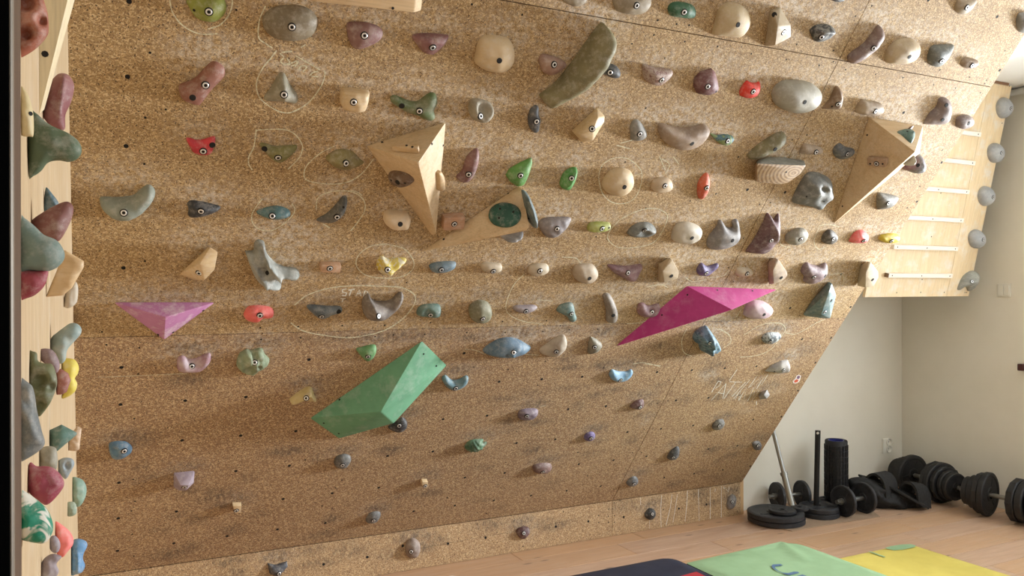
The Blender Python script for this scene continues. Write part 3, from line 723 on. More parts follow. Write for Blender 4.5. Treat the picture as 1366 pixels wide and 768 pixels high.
# ================================================================== holds bolted to the big wall
CR = ((208, 186, 152), (192, 168, 132)); GT = ((160, 148, 128), (138, 126, 106)); GY = ((146, 144, 138), (122, 120, 116))
DG = ((96, 98, 100), (66, 68, 72)); BK = ((40, 41, 44), (62, 64, 68)); MV = ((150, 116, 112), (124, 90, 88)); MR = ((122, 80, 80), (98, 62, 64))
OL = ((134, 130, 82), (112, 108, 66)); GN = ((84, 138, 82), (66, 116, 70)); TL = ((104, 138, 132), (78, 110, 108)); BL = ((108, 144, 176), (84, 118, 150))
BE = ((196, 182, 160), (178, 162, 138)); WO = ((212, 188, 150), (196, 168, 128)); PU = ((110, 96, 140), (84, 72, 116)); BR = ((136, 110, 84), (112, 90, 70))
HD = make_hold
HD('A', '110,0 125,40 160,90 220,112 270,105 310,60 313,20 290,-18 220,-30 150,-22', (140, 146, 66), (118, 124, 52), 'bright olive green egg-shaped hold at the top left, ringed in chalk', '225,60', small='150,52', ridge=((130, 20, 240, 40, 40, .1),))
HD('A', '500,120 505,80 560,35 650,25 720,35 770,75 781,120 755,180 690,205 620,210 550,190 515,160', (134, 122, 100), (116, 104, 84), 'large grey brown egg-shaped hold in the top row, left part', '650,138')
HD('A', '70,455 80,432 150,402 215,335 250,312 293,332 308,362 300,392 235,458 183,528 168,537 100,512 76,482', (150, 102, 86), (128, 84, 72), 'red brown bar hold slanting upward, second row at the left', '208,436', '142,500', p=.35, tilt=(-.2, 0))
HD('A', '595,369 615,378 640,430 675,480 680,515 660,530 600,516 520,516 507,497 540,450 577,385', (150, 144, 124), (126, 120, 102), 'grey triangular hold pointing up inside the diamond of chalk', '610,485', ridge=((596, 380, 610, 500, 30, .35),))
HD('B', '-27,520 -22,458 0,447 115,460 123,478 105,560 85,576 0,568 -20,550', *WO, 'pale wooden square block hold right of the grey triangle', '45,523', kind='dome', p=.22, style='wood', h=.045)
HD('F', '108,18 128,14 160,24 200,20 235,8 256,8 257,35 240,88 215,103 170,100 140,82', (206, 62, 72), (170, 44, 56), 'small red jug hold with two bolt holes at the left', '196,83', '243,52', tilt=(0, .4), dish=((185, 18, 50, .45),))
HD('B', '10,120 50,110 120,115 180,140 195,172 170,210 80,250 40,242 15,190', *MV, 'dusty mauve rounded hold in the top row, right of the grey brown egg', '100,182')
HD('B', '342,188 362,172 430,169 520,176 530,188 510,225 465,270 440,280 400,265 370,230', (146, 108, 106), (124, 84, 84), 'mauve half-moon hold with flat upper edge in the top row', '450,243', tilt=(0, .5))
HD('B', '665,290 680,220 710,182 780,180 840,195 862,230 869,290 850,342 810,372 740,367 690,347 663,320', *CR, 'large smooth cream square-round hold in the top row', '', '792,311', p=.38)
HD('B', '233,495 255,486 290,500 330,515 370,518 410,490 440,473 465,480 474,520 455,560 463,600 440,619 400,607 370,588 320,575 260,540 237,520', (120, 124, 94), (82, 104, 62), 'green grey boomerang hold with a raised right horn, second row', '382,569', '292,543')
HD('B', '632,560 640,512 665,503 700,506 745,522 763,545 757,590 720,626 680,626 645,602', (160, 152, 134), (138, 130, 114), 'grey cup-shaped hold with a hollow top, right of the green boomerang', '695,595', tilt=(0, .3), dish=((698, 532, 40, .7),), h=.07)
HD('C', '195,3 230,25 265,33 300,20 318,0 300,-28 210,-28', *GT, 'grey tan hold cut by the top edge, left of the egg with a bolt')
HD('C', '450,0 452,22 470,55 510,70 570,75 610,65 640,35 648,0 630,-30 560,-45 480,-32', *GT, 'grey tan egg-shaped hold cut by the top edge, left of the green hold', '573,28')
HD('C', '732,42 750,15 790,8 850,20 875,45 873,85 850,95 800,90 745,80', (66, 112, 84), (50, 92, 68), 'dark green bean-shaped hold near the top edge', '816,62')
HD('C', '71,305 85,277 120,279 180,300 212,325 205,345 150,381 120,383 85,360', (164, 134, 118), (138, 108, 98), 'pinkish tan round hold left of the long curved hold', '151,331')
HD('C', '352,388 400,335 430,325 470,335 491,370 480,398 440,398 400,380 362,392', *DG, 'dark grey curled hold poking out right of the long curved hold', '437,371', h=.03)
HD('C', '412,119 440,128 468,168 466,200 410,310 330,410 240,482 140,547 118,549 77,500 82,488 160,430 240,340 330,220', (134, 126, 92), (114, 108, 80), 'very long curved olive grey banana hold at the top centre', '', h=.085, p=.32, tilt=(.25, -.1), dens=320, sharp=False)
HD('C', '600,335 612,326 660,340 720,350 752,356 756,380 720,420 690,438 650,430 610,400', (168, 150, 138), (112, 62, 62), 'cream hold with maroon marbling right of the long curved hold', '701,410', style='veins', tilt=(0, .4))
HD('C', '862,440 866,400 900,365 960,349 976,370 994,450 985,472 930,488 880,480', *MR, 'maroon brown faceted hold between the marbled and the red hold', '937,443', small='980,468', sharp=True, p=.42)
HD('C', '36,548 58,537 72,548 70,580 82,610 76,640 70,672 50,679 25,655 14,610 22,570', *DG, 'small slate grey crescent hold standing upright below the long curved hold', '60,622')
HD('C', [(237, 668, 0), (370, 548, 0), (412, 594, .02), (408, 626, .03), (350, 722, .035), (292, 730, .0), (282, 690, .05), (350, 668, .06), (375, 600, .04)], *WO, 'pale wooden hexagonal block hold, tilted, right of the slate crescent', '345,660', kind='poly', style='wood')
HD('C', '540,642 560,611 590,620 620,668 624,697 590,720 545,716 539,690', *GY, 'small grey tooth-shaped hold right of the wooden hexagonal block', '589,686')
HD('C', '681,640 698,629 740,640 800,652 870,645 922,634 947,660 940,690 900,740 850,766 790,766 720,730 690,690', (166, 146, 126), (140, 120, 104), 'large tan smiling half-moon hold in the middle of the third row', '', '857,736', tilt=(0, .4))
HD('D', '27,682 60,690 110,687 145,698 149,720 120,741 90,743 50,715', (128, 148, 98), (70, 108, 120), 'small green and blue streaked hold right of the tan half-moon', '118,722', style='swirl')
HD('D', '37,170 55,100 70,50 110,14 160,12 210,35 232,80 232,122 210,165 170,191 100,186 45,182', (196, 178, 144), (180, 160, 128), 'large cream rounded hold near the top, left of the faceted stone hold', '', '171,127', p=.4)
HD('D', [(388, 33, 0), (334, 50, 0), (304, 240, 0), (362, 232, .035), (445, 190, .02), (442, 128, .03), (375, 135, .06), (360, 60, .02)], (180, 164, 138), (162, 146, 122), 'sharp faceted stone-coloured hold with two holes near the top', '404,165', '357,75', kind='poly')
HD('D', '539,152 570,128 620,122 658,134 671,160 650,190 590,214 560,206 542,175', (58, 60, 62), (120, 120, 116), 'black and grey curled hold near the top, left of the panel seam', '598,190', style='swirl', ridge=((560, 140, 660, 155, 16, .5),))
HD('D', '650,0 680,11 715,3 712,-18 660,-18', *DG, 'dark hold barely showing at the top edge, right of centre')
HD('D', '729,290 750,270 825,215 888,137 905,129 922,160 915,202 860,262 790,312 750,326 733,314', (134, 112, 104), (108, 88, 84), 'long slanting mauve brown finger hold beside the panel seam', '865,247', p=.42)
HD('E', '117,290 135,240 190,200 250,195 290,220 301,250 285,290 250,318 190,331 125,324', (190, 172, 140), (166, 146, 120), 'tan dome hold in the top right, right of the mauve finger hold', '', '243,291')
HD('D', '177,470 190,440 215,412 235,421 262,424 280,417 286,440 270,485 230,503 185,493', (226, 66, 50), (206, 50, 38), 'small bright red hold with a notched top', '248,469')
HD('D', '341,480 355,445 400,412 470,409 540,420 590,455 601,492 580,540 520,573 450,579 380,552 350,520', (164, 160, 146), (146, 142, 130), 'large smooth grey egg-shaped hold right of the red hold', '', '513,523')
HD('D', '600,552 640,510 672,450 693,441 709,470 706,520 695,552 660,559 612,559', *BR, 'small brown curved wedge hold on the panel seam', '683,533', small='652,545', tilt=(.4, 0))
HD('D', '770,572 800,512 830,513 900,525 919,550 912,580 870,593 800,586', (176, 158, 132), (140, 122, 104), 'short tan barrel hold above the right plywood pyramid', '875,570', p=.35)
HD('E', '472,42 480,10 500,-10 580,-12 584,10 550,50 515,74 485,66', (168, 152, 128), (146, 130, 110), 'tan hold cut by the top edge at the far right', '537,38')
HD('E', '787,112 800,70 829,63 865,70 872,130 845,166 800,161', *GY, 'grey hold cut by the right edge of the picture near the top')
HD('E', '332,300 350,240 390,228 460,227 469,240 430,300 390,341 345,332', (112, 114, 108), (90, 92, 88), 'dark grey shark-fin hold in the top right', '407,312', sharp=False)
HD('E', '502,330 515,300 540,294 590,308 596,325 570,346 530,351', (156, 136, 114), (134, 114, 96), 'small tan brown nub hold right of the shark-fin hold', '563,336')
HD('E', '316,628 345,582 385,545 400,505 430,497 458,515 458,570 440,620 400,636 322,638', (132, 116, 112), (106, 92, 90), 'mauve grey three-cornered hold with two open holes near the right edge', '', '433,538 413,614', tilt=(.2, 0))
HD('E', '477,632 485,600 520,588 550,590 574,610 565,641 520,661 485,652', (136, 120, 112), (110, 94, 90), 'small mauve grey nub hold with an open hole at the right edge', '', '547,632')
HD('F', '483,44 520,42 560,55 620,52 668,50 676,65 650,100 600,138 565,136 520,95', *OL, 'olive green wing-shaped hold ringed in chalk, third row', '580,115', '510,72', tilt=(0, .4))
HD('F', '824,115 870,80 920,71 965,88 1000,125 1020,142 990,160 920,181 870,166 840,140', (140, 130, 84), (118, 104, 70), 'olive brown flattened hold ringed in chalk, left of the tall plywood pyramid', '927,145', ridge=((835, 115, 1000, 140, 14, .35),))
HD('F', '114,350 135,334 190,340 250,355 282,366 275,386 215,411 160,423 120,416 120,380', *BK, 'black and grey duck-shaped hold, fourth row at the left', '185,390', ridge=((140, 350, 260, 370, 16, .4),))
HD('F', '467,395 520,370 570,361 620,374 642,395 635,420 580,433 520,426', (92, 126, 130), (66, 98, 104), 'teal leaf-shaped hold in a small chalk ring, fourth row', '550,415', ridge=((480, 395, 630, 395, 15, .3),))
HD('F', '777,432 830,400 880,350 910,313 928,311 934,340 915,400 870,441 830,451 790,446', (70, 74, 76), (110, 104, 92), 'dark slanting crescent hold ringed in chalk, right of the teal leaf hold', '882,420', small='915,370', tilt=(.3, 0))
HD('b', '511,300 520,284 600,286 680,275 715,245 750,217 775,220 792,245 790,280 740,350 660,396 600,399 540,362 515,330', (142, 148, 138), (118, 128, 120), 'large grey sickle-shaped hold at the far left of the wall', '634,360', h=.06)
HD('F', [(72, 713, 0), (223, 570, 0), (150, 744, 0), (230, 575, .05), (273, 600, .05), (256, 690, .055), (202, 746, .055), (178, 658, .065)], *WO, 'pale wooden angled wedge hold above the salmon hold', '175,706', kind='poly', style='wood')
HD('j', '372,152 405,175 430,290 520,400 610,440 720,455 758,490 762,530 735,572 700,580 655,575 650,552 560,548 510,555 530,590 570,620 577,650 545,674 460,662 380,625 320,560 270,460 215,300 212,272 290,262 300,190 330,150', (172, 176, 172), (120, 122, 116), 'pale grey bone-shaped hold with two jaws, above the start ring', '', '440,492', dens=420, h=.045, p=.36,
   ridge=((385, 180, 430, 320, 20, .6), (430, 320, 540, 480, 24, .7), (540, 490, 730, 510, 24, .5), (240, 320, 400, 560, 18, .35), (400, 560, 550, 650, 22, .5)), dish=((380, 430, 50, .45),), nz=.08)
HD('F', '789,660 796,645 900,648 904,665 896,706 800,704 790,695', (196, 158, 128), (180, 142, 112), 'small flat rectangular wooden hold in the fifth row', '845,683', kind='box', h=.022, style='wood', bev=.003)
HD('G', '571,210 600,180 622,115 655,78 682,68 687,110 670,180 640,230 605,244 580,232', (140, 104, 100), (112, 78, 78), 'slender mauve flame-shaped hold right of the tall plywood pyramid', '634,202', tilt=(.2, 0))
HD('G', '823,207 840,175 900,140 957,116 960,140 940,200 915,256 880,263 845,240', (104, 156, 78), (84, 134, 66), 'grass green fin-shaped hold above the long plywood wedge', '900,208', sharp=True, p=.45)
HD('G', '194,440 200,395 218,383 320,388 338,420 325,480 310,488 230,481 203,460', (220, 198, 168), (204, 180, 148), 'cream wooden-looking block hold with an open hole, below the tall plywood pyramid', '', '284,457', sharp=True, p=.3, h=.05)
HD('G', '489,480 497,403 612,394 618,402 610,480 500,491', (190, 150, 122), (172, 132, 104), 'rectangular pinkish wooden hold between the two plywood volumes', '561,456', kind='box', h=.03, style='wood', bev=.003)
HD('G', '162,680 165,640 188,616 215,632 260,628 302,629 316,640 300,662 250,700 215,723 180,712', (206, 198, 170), (202, 180, 70), 'white and yellow star-shaped hold in the chalk ellipse', '219,690', style='swirl', ridge=((190, 625, 215, 690, 18, .4), (215, 690, 305, 640, 14, .4)))
HD('G', '430,670 450,655 500,646 560,647 569,660 555,687 500,706 450,702', (120, 140, 152), (90, 112, 126), 'blue grey half-leaf hold, fifth row, below the long plywood wedge', '495,690', tilt=(0, .4))
HD('G', '694,670 712,652 790,654 806,674 795,700 760,709 710,697', *BE, 'small cream rounded hold just right of the blue grey half-leaf', '760,698', tilt=(0, .3))
HD('H', '14,698 25,668 60,656 110,659 124,680 115,706 60,723 25,716', *BE, 'small cream pebble hold, fifth row, left of the beige ball hold', '78,697')
HD('H', '179,240 200,190 240,166 267,167 266,210 235,275 210,281 185,268', (88, 148, 74), (66, 122, 60), 'small bright green curled hold left of the round cream hold', '240,222', ridge=((200, 250, 255, 180, 12, .5),))
HD('H', '394,260 405,220 440,180 490,166 540,180 558,215 555,262 520,305 470,313 420,297', *CR, 'round cream dome hold inside a chalk circle', '', '511,267')
HD('H', '647,270 655,235 690,217 740,222 758,250 750,282 710,295 665,292', (204, 184, 156), (186, 164, 138), 'small cream oval hold right of the chalk-circled cream dome', '718,261')
HD('H', '882,292 888,240 918,200 940,194 948,225 944,275 915,323 893,326', (214, 106, 74), (192, 88, 62), 'slim orange red upright hold', '932,271')
HD('H', '68,455 90,428 150,418 228,420 234,440 200,487 150,522 110,524 85,495', (138, 130, 130), (112, 104, 106), 'grey skull-like pointed hold right of the long plywood wedge', '165,481', nz=.12)
HD('H', '318,480 330,452 370,442 430,447 441,465 430,487 380,498 330,496', (172, 178, 96), (146, 154, 80), 'small pale lime green hold, fourth row', '396,480', small='432,475', p=.35)
HD('H', '524,507 545,470 590,447 640,448 671,478 667,505 620,523 560,523', (124, 126, 122), (92, 96, 94), 'dark grey ribbed half-moon hold in a chalk loop', '614,488', ridge=((535, 505, 600, 462, 10, .4), (600, 462, 655, 485, 10, .4)), dish=((600, 490, 28, .35),))
HD('H', '749,520 765,470 800,446 850,446 900,470 909,502 890,537 850,557 790,553 755,542', (196, 188, 172), (178, 168, 152), 'pale grey beige boulder hold right of the ribbed half-moon', '', '857,528', p=.42)
HD('H', '244,700 260,665 310,656 350,662 376,700 366,737 330,761 290,757 255,737', (188, 172, 150), (166, 150, 130), 'beige ball-like hold with an open hole, fifth row', '', '332,735')
HD('H', '422,668 440,661 520,670 590,659 604,675 590,700 568,742 540,751 510,737 450,700', (142, 112, 116), (118, 88, 94), 'mauve three-pointed star hold, fifth row', '529,706', ridge=((430, 668, 600, 672, 16, .3),))
HD('H', [(683, 658, 0), (742, 626, 0), (682, 756, 0), (746, 630, .05), (757, 641, .055), (791, 700, .055), (786, 735, .055), (716, 757, .055), (706, 698, .06)], (192, 174, 146), (174, 156, 130), 'beige five-sided block hold, fifth row, right of the mauve star', '', '751,722', kind='poly')
HD('H', '879,690 893,662 908,654 930,670 960,664 988,656 991,675 960,702 935,721 890,716', *PU, 'small purple crown-shaped hold, fifth row', '930,708', dish=((940, 668, 25, .4),), tilt=(0, .3))
HD('I', '217,102 260,60 330,10 380,-15 408,-15 419,10 400,50 330,92 260,122 225,121', (132, 124, 88), (112, 106, 78), 'long olive grey sausage hold slanting above the wood-ringed hold', '', '362,73')
rh = HD('I', [(256, 150, 0), (276, 124, .0), (330, 111, 0), (400, 112, .0), (510, 129, 0), (258, 236, 0), (268, 146, .07), (400, 168, .075), (520, 156, .07), (488, 202, .07), (430, 244, .07), (390, 253, .07), (266, 240, .065)], (184, 158, 122), (136, 106, 74), 'block hold of layered wood with oval growth-ring pattern', '', '', small='418,190', kind='poly', style='rings', bev=.005)
rh.data.materials.append(hold_mat((142, 142, 134), (120, 122, 116)))
for q_ in rh.data.polygons:
    if q_.normal.z < .75 and q_.normal.y > .1: q_.material_index = 1
HD('I', '484,92 500,50 520,44 590,60 606,80 597,99 560,101 495,96', (168, 150, 128), (146, 128, 110), 'small tan barrel hold right of the long sausage hold', '571,88', p=.4)
HD('I', '657,95 660,65 690,41 722,60 767,73 761,100 720,121 680,121', (78, 82, 86), (104, 108, 110), 'small slate blue beak-shaped hold left of the right plywood pyramid', '730,98')
HD('I', '446,340 465,290 500,230 530,194 570,187 610,200 652,225 661,270 650,322 612,350 602,375 575,383 540,367 460,356', (120, 122, 118), (98, 100, 98), 'big lumpy dark grey hold below the wood-ringed hold', '', '', small='522,315 612,340', ridge=((520, 220, 600, 240, 22, .2), (600, 240, 640, 300, 22, .25), (570, 370, 600, 350, 18, .4)), dish=((575, 250, 14, .25),), nz=.14)
HD('I', '9,560 18,520 60,468 70,438 88,436 112,470 145,472 141,440 168,429 178,450 184,510 165,552 120,576 60,588 20,581', (140, 136, 134), (116, 112, 112), 'grey horned hold with two points up', '', '143,541', tilt=(0, .2))
HD('I', '211,592 255,530 300,450 320,402 335,404 352,430 360,432 375,406 388,410 382,500 350,572 310,606 270,607 220,600', (118, 92, 94), (88, 60, 66), 'tall maroon fox-eared hold right of the grey horned hold', '341,540', tilt=(0, .2), ridge=((335, 410, 355, 520, 12, .3),))
HD('I', '411,530 420,505 470,477 510,477 531,500 520,537 480,561 440,563 415,551', (144, 138, 122), (122, 116, 102), 'grey olive pebble hold right of the maroon fox-eared hold', '492,535')
HD('I', '599,545 605,510 633,484 660,489 683,520 670,546 640,561', (88, 80, 70), (68, 62, 56), 'small dark brown grey hold in a chalk outline below the pyramid tip', '658,533')
HD('I', '739,540 760,505 790,486 820,490 841,515 833,546 800,554 750,551', (228, 112, 108), (208, 92, 90), 'small salmon pink shell hold near the right, left of the yellow hold', '815,542', nz=.12)
HD('I', '889,525 905,510 950,502 990,509 1001,530 982,551 930,554 895,541', (200, 178, 44), (176, 152, 36), 'small mustard yellow bean hold at the right edge of the wall', '957,543')
HD('I', '881,376 883,300 920,297 987,314 986,332 950,366 900,377', (124, 120, 112), (98, 96, 90), 'small grey fan-shaped hold right of the plywood pyramid', '940,350')
HD('I', '157,700 170,682 200,676 235,684 247,705 238,721 190,726 160,719', *BE, 'small cream pill hold, fifth row, left of a tall beige block', '218,711')
HD('I', [(322, 650, 0), (362, 627, 0), (326, 766, 0), (366, 630, .05), (378, 637, .055), (422, 700, .055), (426, 720, .055), (400, 746, .055), (354, 762, .055), (350, 694, .06)], (194, 176, 150), (160, 140, 130), 'tall beige block hold with chalked edges, second from the right of its row', '', '392,731', kind='poly')
HD('I', '491,700 500,670 523,650 545,662 575,668 590,668 605,658 627,654 631,680 626,716 590,746 545,763 505,751 507,722', (140, 120, 122), (116, 96, 100), 'mauve grey saddle-shaped hold, fifth row near the right', '560,728', '617,722', tilt=(0, .2))
HD('I', [(792, 700, 0), (800, 668, 0), (832, 646, 0), (778, 772, 0), (837, 648, .05), (852, 651, .055), (889, 700, .055), (891, 730, .055), (866, 775, .055), (824, 782, .055), (826, 706, .06)], (198, 182, 154), (178, 162, 138), 'beige block hold on the right edge, end of the fifth row', '', '860,741', kind='poly')
HD('K', '749,230 770,188 820,179 880,188 902,210 898,240 870,247 842,245 832,262 810,269 762,256', (234, 116, 108), (214, 96, 92), 'salmon pink shell-like hold right of the lilac triangle', '832,233', nz=.12)
HD('K', '407,480 415,445 440,440 470,455 505,452 545,432 577,426 577,468 540,512 500,525 420,521', (150, 108, 122), (190, 172, 180), 'mauve and white smiling jug hold below the lilac triangle', '483,493', dish=((495, 452, 40, .5),), tilt=(0, .3))
HD('K', '711,482 725,430 748,412 765,404 790,410 825,398 845,402 856,430 880,458 871,487 835,510 800,540 762,536 725,512', (150, 164, 134), (112, 126, 98), 'grey green gargoyle-like lumpy hold below the salmon hold', '805,474', dish=((770, 500, 26, .6), (800, 425, 18, .5), (745, 450, 14, .4)), nz=.2, nf=60)
HD('L', '92,155 110,146 180,152 235,154 242,178 200,191 172,207 145,206 110,177', (120, 130, 136), (82, 90, 96), 'flat grey blue hold at the left inside the start ring', '157,198', '230,178', tilt=(0, .4))
HD('X', '362,330 370,250 420,186 446,184 462,230 520,268 600,275 700,255 770,180 815,160 838,190 825,260 770,350 680,430 600,485 500,498 430,490 385,430', (128, 118, 110), (100, 92, 88), 'large dark grey horned jug hold inside the start ring', '553,440', h=.07, lean=(0, .2), ridge=((445, 190, 480, 350, 24, .3),), tilt=(0, .15), dish=((620, 290, 110, .35),), dens=300, nz=.03)
HD('L', '561,187 570,160 600,145 660,147 664,190 650,204 575,198', (112, 138, 128), (84, 108, 102), 'small teal block hold right of the start ring', '622,192', p=.4, dish=((605, 180, 22, .4),))
HD('M', '19,215 30,175 75,152 120,165 139,205 130,250 90,274 40,262', (128, 126, 102), (106, 104, 84), 'round olive grey ball hold, sixth row centre', '92,250', hf=.5)
HD('L', '304,338 330,327 380,317 391,335 380,370 358,389 335,377', (110, 158, 106), (86, 134, 86), 'small green pointed cup hold above the mint green volume', '355,369', tilt=(0, .4))
HD('L', '441,670 470,650 500,628 520,645 519,675 490,693 455,686', (38, 38, 42), (56, 56, 60), 'black hold peeking out below the mint green volume', '488,664')
HD('L', '669,462 685,447 712,468 745,465 770,450 784,458 772,490 730,514 700,506 680,487', (110, 142, 152), (82, 112, 124), 'small blue grey cup hold right of the mint green volume', '730,505', dish=((722, 462, 26, .5),), tilt=(0, .3))
HD('P', '386,535 392,529 401,521 410,515.5 416,517 419,527 422,537 414,535 404,533 396,537.5 389,540', (206, 190, 140), (184, 164, 112), 'small cream and tan arrow-shaped hold left of the mint green volume, under a chalk burst', '408.5,531', h=.032, p=.4, nz=.02, ridge=((388, 538, 410, 520, 2, .5), (413, 519, 421, 536, 2, .5)))
HD('M', '247,200 255,182 300,178 350,177 371,190 350,210 310,223 270,216', (158, 148, 150), (128, 116, 124), 'small lilac grey flat hold, sixth row, inside a chalk arc', '313,212', tilt=(0, .3))
HD('M', '469,205 485,180 530,165 555,173 563,215 573,245 560,264 540,263 520,235 480,216', (112, 138, 134), (86, 110, 108), 'teal grey tooth-shaped hold, sixth row', '546,225')
HD('M', '704,130 720,117 745,124 770,170 784,222 776,262 750,273 725,263 722,210 712,160', (142, 134, 124), (118, 110, 102), 'tall slim grey hold standing upright, sixth row', '', '761,233')
HD('M', '881,212 890,172 915,167 940,182 990,171 1001,190 985,226 950,243 900,237', (146, 112, 116), (116, 84, 90), 'mauve saddle hold touching the left part of the magenta volume', '959,216', dish=((940, 185, 22, .4),))
HD('M', '91,415 140,370 200,345 260,349 320,383 338,400 300,431 220,451 130,441', (108, 132, 150), (84, 108, 128), 'large blue grey clam shell hold with a curved slot', '250,423', tilt=(0, .2), ridge=((120, 418, 220, 400, 10, .3), (220, 400, 270, 370, 10, .3)), dish=((200, 412, 12, .3),))
HD('M', '382,410 410,385 470,345 510,331 523,352 516,396 470,441 430,444 390,431', (190, 178, 160), (158, 146, 132), 'pale cream half-moon hold right of the blue clam hold', '469,419', tilt=(.3, 0))
HD('M', '627,422 632,370 643,339 670,350 700,373 704,390 680,416 645,431', (136, 132, 116), (112, 108, 96), 'small grey olive fin hold left of the magenta volume tip', '665,395', sharp=True, p=.5)
HD('M', '739,540 745,515 757,508 785,518 830,518 850,508 861,522 840,556 800,574 760,566', (104, 152, 190), (150, 180, 196), 'bright blue smiling cup hold below the magenta tip', '798,565', dish=((800, 522, 34, .5),), tilt=(0, .3))
HD('M', '271,748 283,716 340,707 373,713 371,740 345,766 290,769', (126, 112, 124), (92, 80, 94), 'dusty purple flat-topped hold, chalked, below the blue clam hold', '318,748', tilt=(0, .4))
HD('M', '846,697 875,670 910,661 918,680 905,711 865,713', (112, 82, 80), (88, 62, 62), 'tiny maroon nub hold below the bright blue cup', '898,703')
HD('N', '504,225 520,175 560,154 610,160 650,190 656,215 620,246 550,251 512,241', (190, 168, 172), (166, 142, 150), 'pale lilac round hold under the right tip of the magenta volume', '', '612,229')
HD('N', '245,350 260,318 300,290 320,285 340,310 372,360 391,410 380,441 330,442 288,436 275,392 250,377', (104, 138, 150), (70, 98, 114), 'blue hold with wavy ridges below the magenta volume', '334,375', style='swirl', nz=.15, ridge=((320, 290, 315, 430, 10, .5), (335, 320, 385, 420, 9, .35), (280, 320, 290, 420, 8, .3)), h=.06)
HD('N', [(811, 226, 0), (860, 150, 0), (942, 57, 0), (960, 68, .02), (982, 130, .03), (952, 250, .035), (900, 246, .03), (820, 236, 0), (945, 110, .06), (905, 225, .05)], (116, 124, 118), (84, 112, 116), 'brown and teal faceted fin hold at the right edge of the wall', '922,215', '955,157', kind='poly')
HD('N', '599,345 620,323 650,317 690,322 697,345 665,368 640,379 605,371', (70, 78, 82), (170, 176, 176), 'small black and white marbled hold right of the wavy blue hold', '642,369', style='swirl')
HD('N', '613,526 650,490 700,465 735,459 746,490 741,526 690,528', (170, 166, 160), (140, 134, 130), 'small pale grey wedge hold above the scribbled chalk word', '711,512', small='665,520', sharp=True)
HD('N', [(581, 647, 0), (598, 620, 0), (628, 611, .015), (643, 640, .02), (626, 660, .025), (590, 664, 0), (612, 640, .035)], (160, 158, 158), (140, 138, 138), 'tiny grey faceted chip hold at the end of the scribbled chalk word', kind='poly')
HD('R', '909,92 930,68 958,63 966,85 945,108 915,112', (104, 102, 98), (84, 82, 80), 'tiny grey nub hold low on the right, above the dark nub', '941,93')
HD('R', '333,142 350,123 375,121 384,140 365,161 340,160', *PU, 'tiny purple nub hold low in the middle', '365,150')
HD('R', '707,242 720,210 750,186 763,195 757,230 735,247', (66, 68, 72), (84, 86, 90), 'tiny charcoal leaning nub hold low on the right', '735,235')
HD('R', '102,277 130,262 180,261 188,285 165,306 115,306', (128, 100, 94), (104, 80, 76), 'small brown oval foothold low in the middle', '148,302')
HD('R', '524,347 550,322 572,324 576,350 550,366 530,363', (112, 114, 116), (90, 92, 96), 'tiny grey nub foothold above the black kickboard hold', '558,354')
HD('S', '99,182 110,165 140,163 154,185 145,209 113,213', (112, 112, 114), (90, 90, 94), 'tiny grey nub foothold at the lower right edge, above the weights', '132,188')
HD('Q', '167,212 180,180 215,167 246,175 251,200 225,236 185,237', (106, 106, 104), (84, 84, 84), 'small grey pebble foothold just below the mint green volume', '210,222')
HD('Q', '324,492 345,458 385,449 398,465 375,504 335,509', (112, 112, 112), (88, 88, 90), 'small grey pebble foothold above the kickboard seam', '363,495')
HD('Q', '811,132 840,100 890,92 905,98 898,112 919,108 915,126 870,159 825,156', (96, 130, 100), (62, 92, 70), 'small rough green foothold right below the mint green volume', nz=.25, nf=60)
HD('Q', '592,300 600,289 630,289 634,330 600,334', *WO, 'tiny cream wooden foothold with a bolt at its bottom, low centre', '617,325', kind='box', h=.02, bev=.002, style='wood')
HD('O', '167,120 200,104 250,106 281,135 272,166 220,193 180,186', (98, 130, 152), (72, 104, 130), 'small blue rounded foothold at the lower left', '243,153', dish=((195, 135, 14, .4),))
HD('O', [(485, 258, 0), (592, 247, 0), (587, 310, .015), (547, 349, .025), (510, 349, .02), (484, 330, 0), (520, 322, .045), (560, 322, .045)], (164, 152, 164), (136, 118, 134), 'small lilac faceted foothold at the lower left', '540,330', kind='poly')
HD('O', '774,404 821,404 817,457 785,459', *WO, 'tiny cream wooden foothold at the lower left, right of the lilac one', '795,446', kind='box', h=.02, bev=.002, style='wood')
KG = 'footholds on the kickboard'
HD('R', '29,562 58,545 85,549 89,575 65,601 40,592', (104, 74, 74), (86, 60, 62), 'small maroon round hold on the kickboard', '63,576', fr=KICK, group=KG, hf=.5)
HD('R', '606,487 625,464 650,469 656,495 635,516 612,507', (46, 48, 50), (64, 66, 68), 'small black round hold on the kickboard among chalk strokes', '641,490', fr=KICK, group=KG, hf=.5)
HD('R', '974,440 985,410 1005,400 1019,415 1010,455 990,469 976,461', (134, 130, 128), (108, 104, 104), 'small grey bone-shaped hold at the right end of the kickboard', '1001,436', fr=KICK, group=KG, hf=.45)
HD('Q', '519,622 535,590 560,580 588,600 593,640 575,677 530,672', (156, 140, 130), (130, 114, 106), 'beige grey tall hold on the kickboard, left of the maroon one', '548,649', fr=KICK, group=KG, hf=.45)
HD('O', '948,705 985,713 1045,695 1048,720 1003,770 958,757', (64, 66, 74), (84, 86, 92), 'dark slate wedge hold at the left of the kickboard by the bottom edge', '1006,757', fr=KICK, group=KG, sharp=True, p=.5)
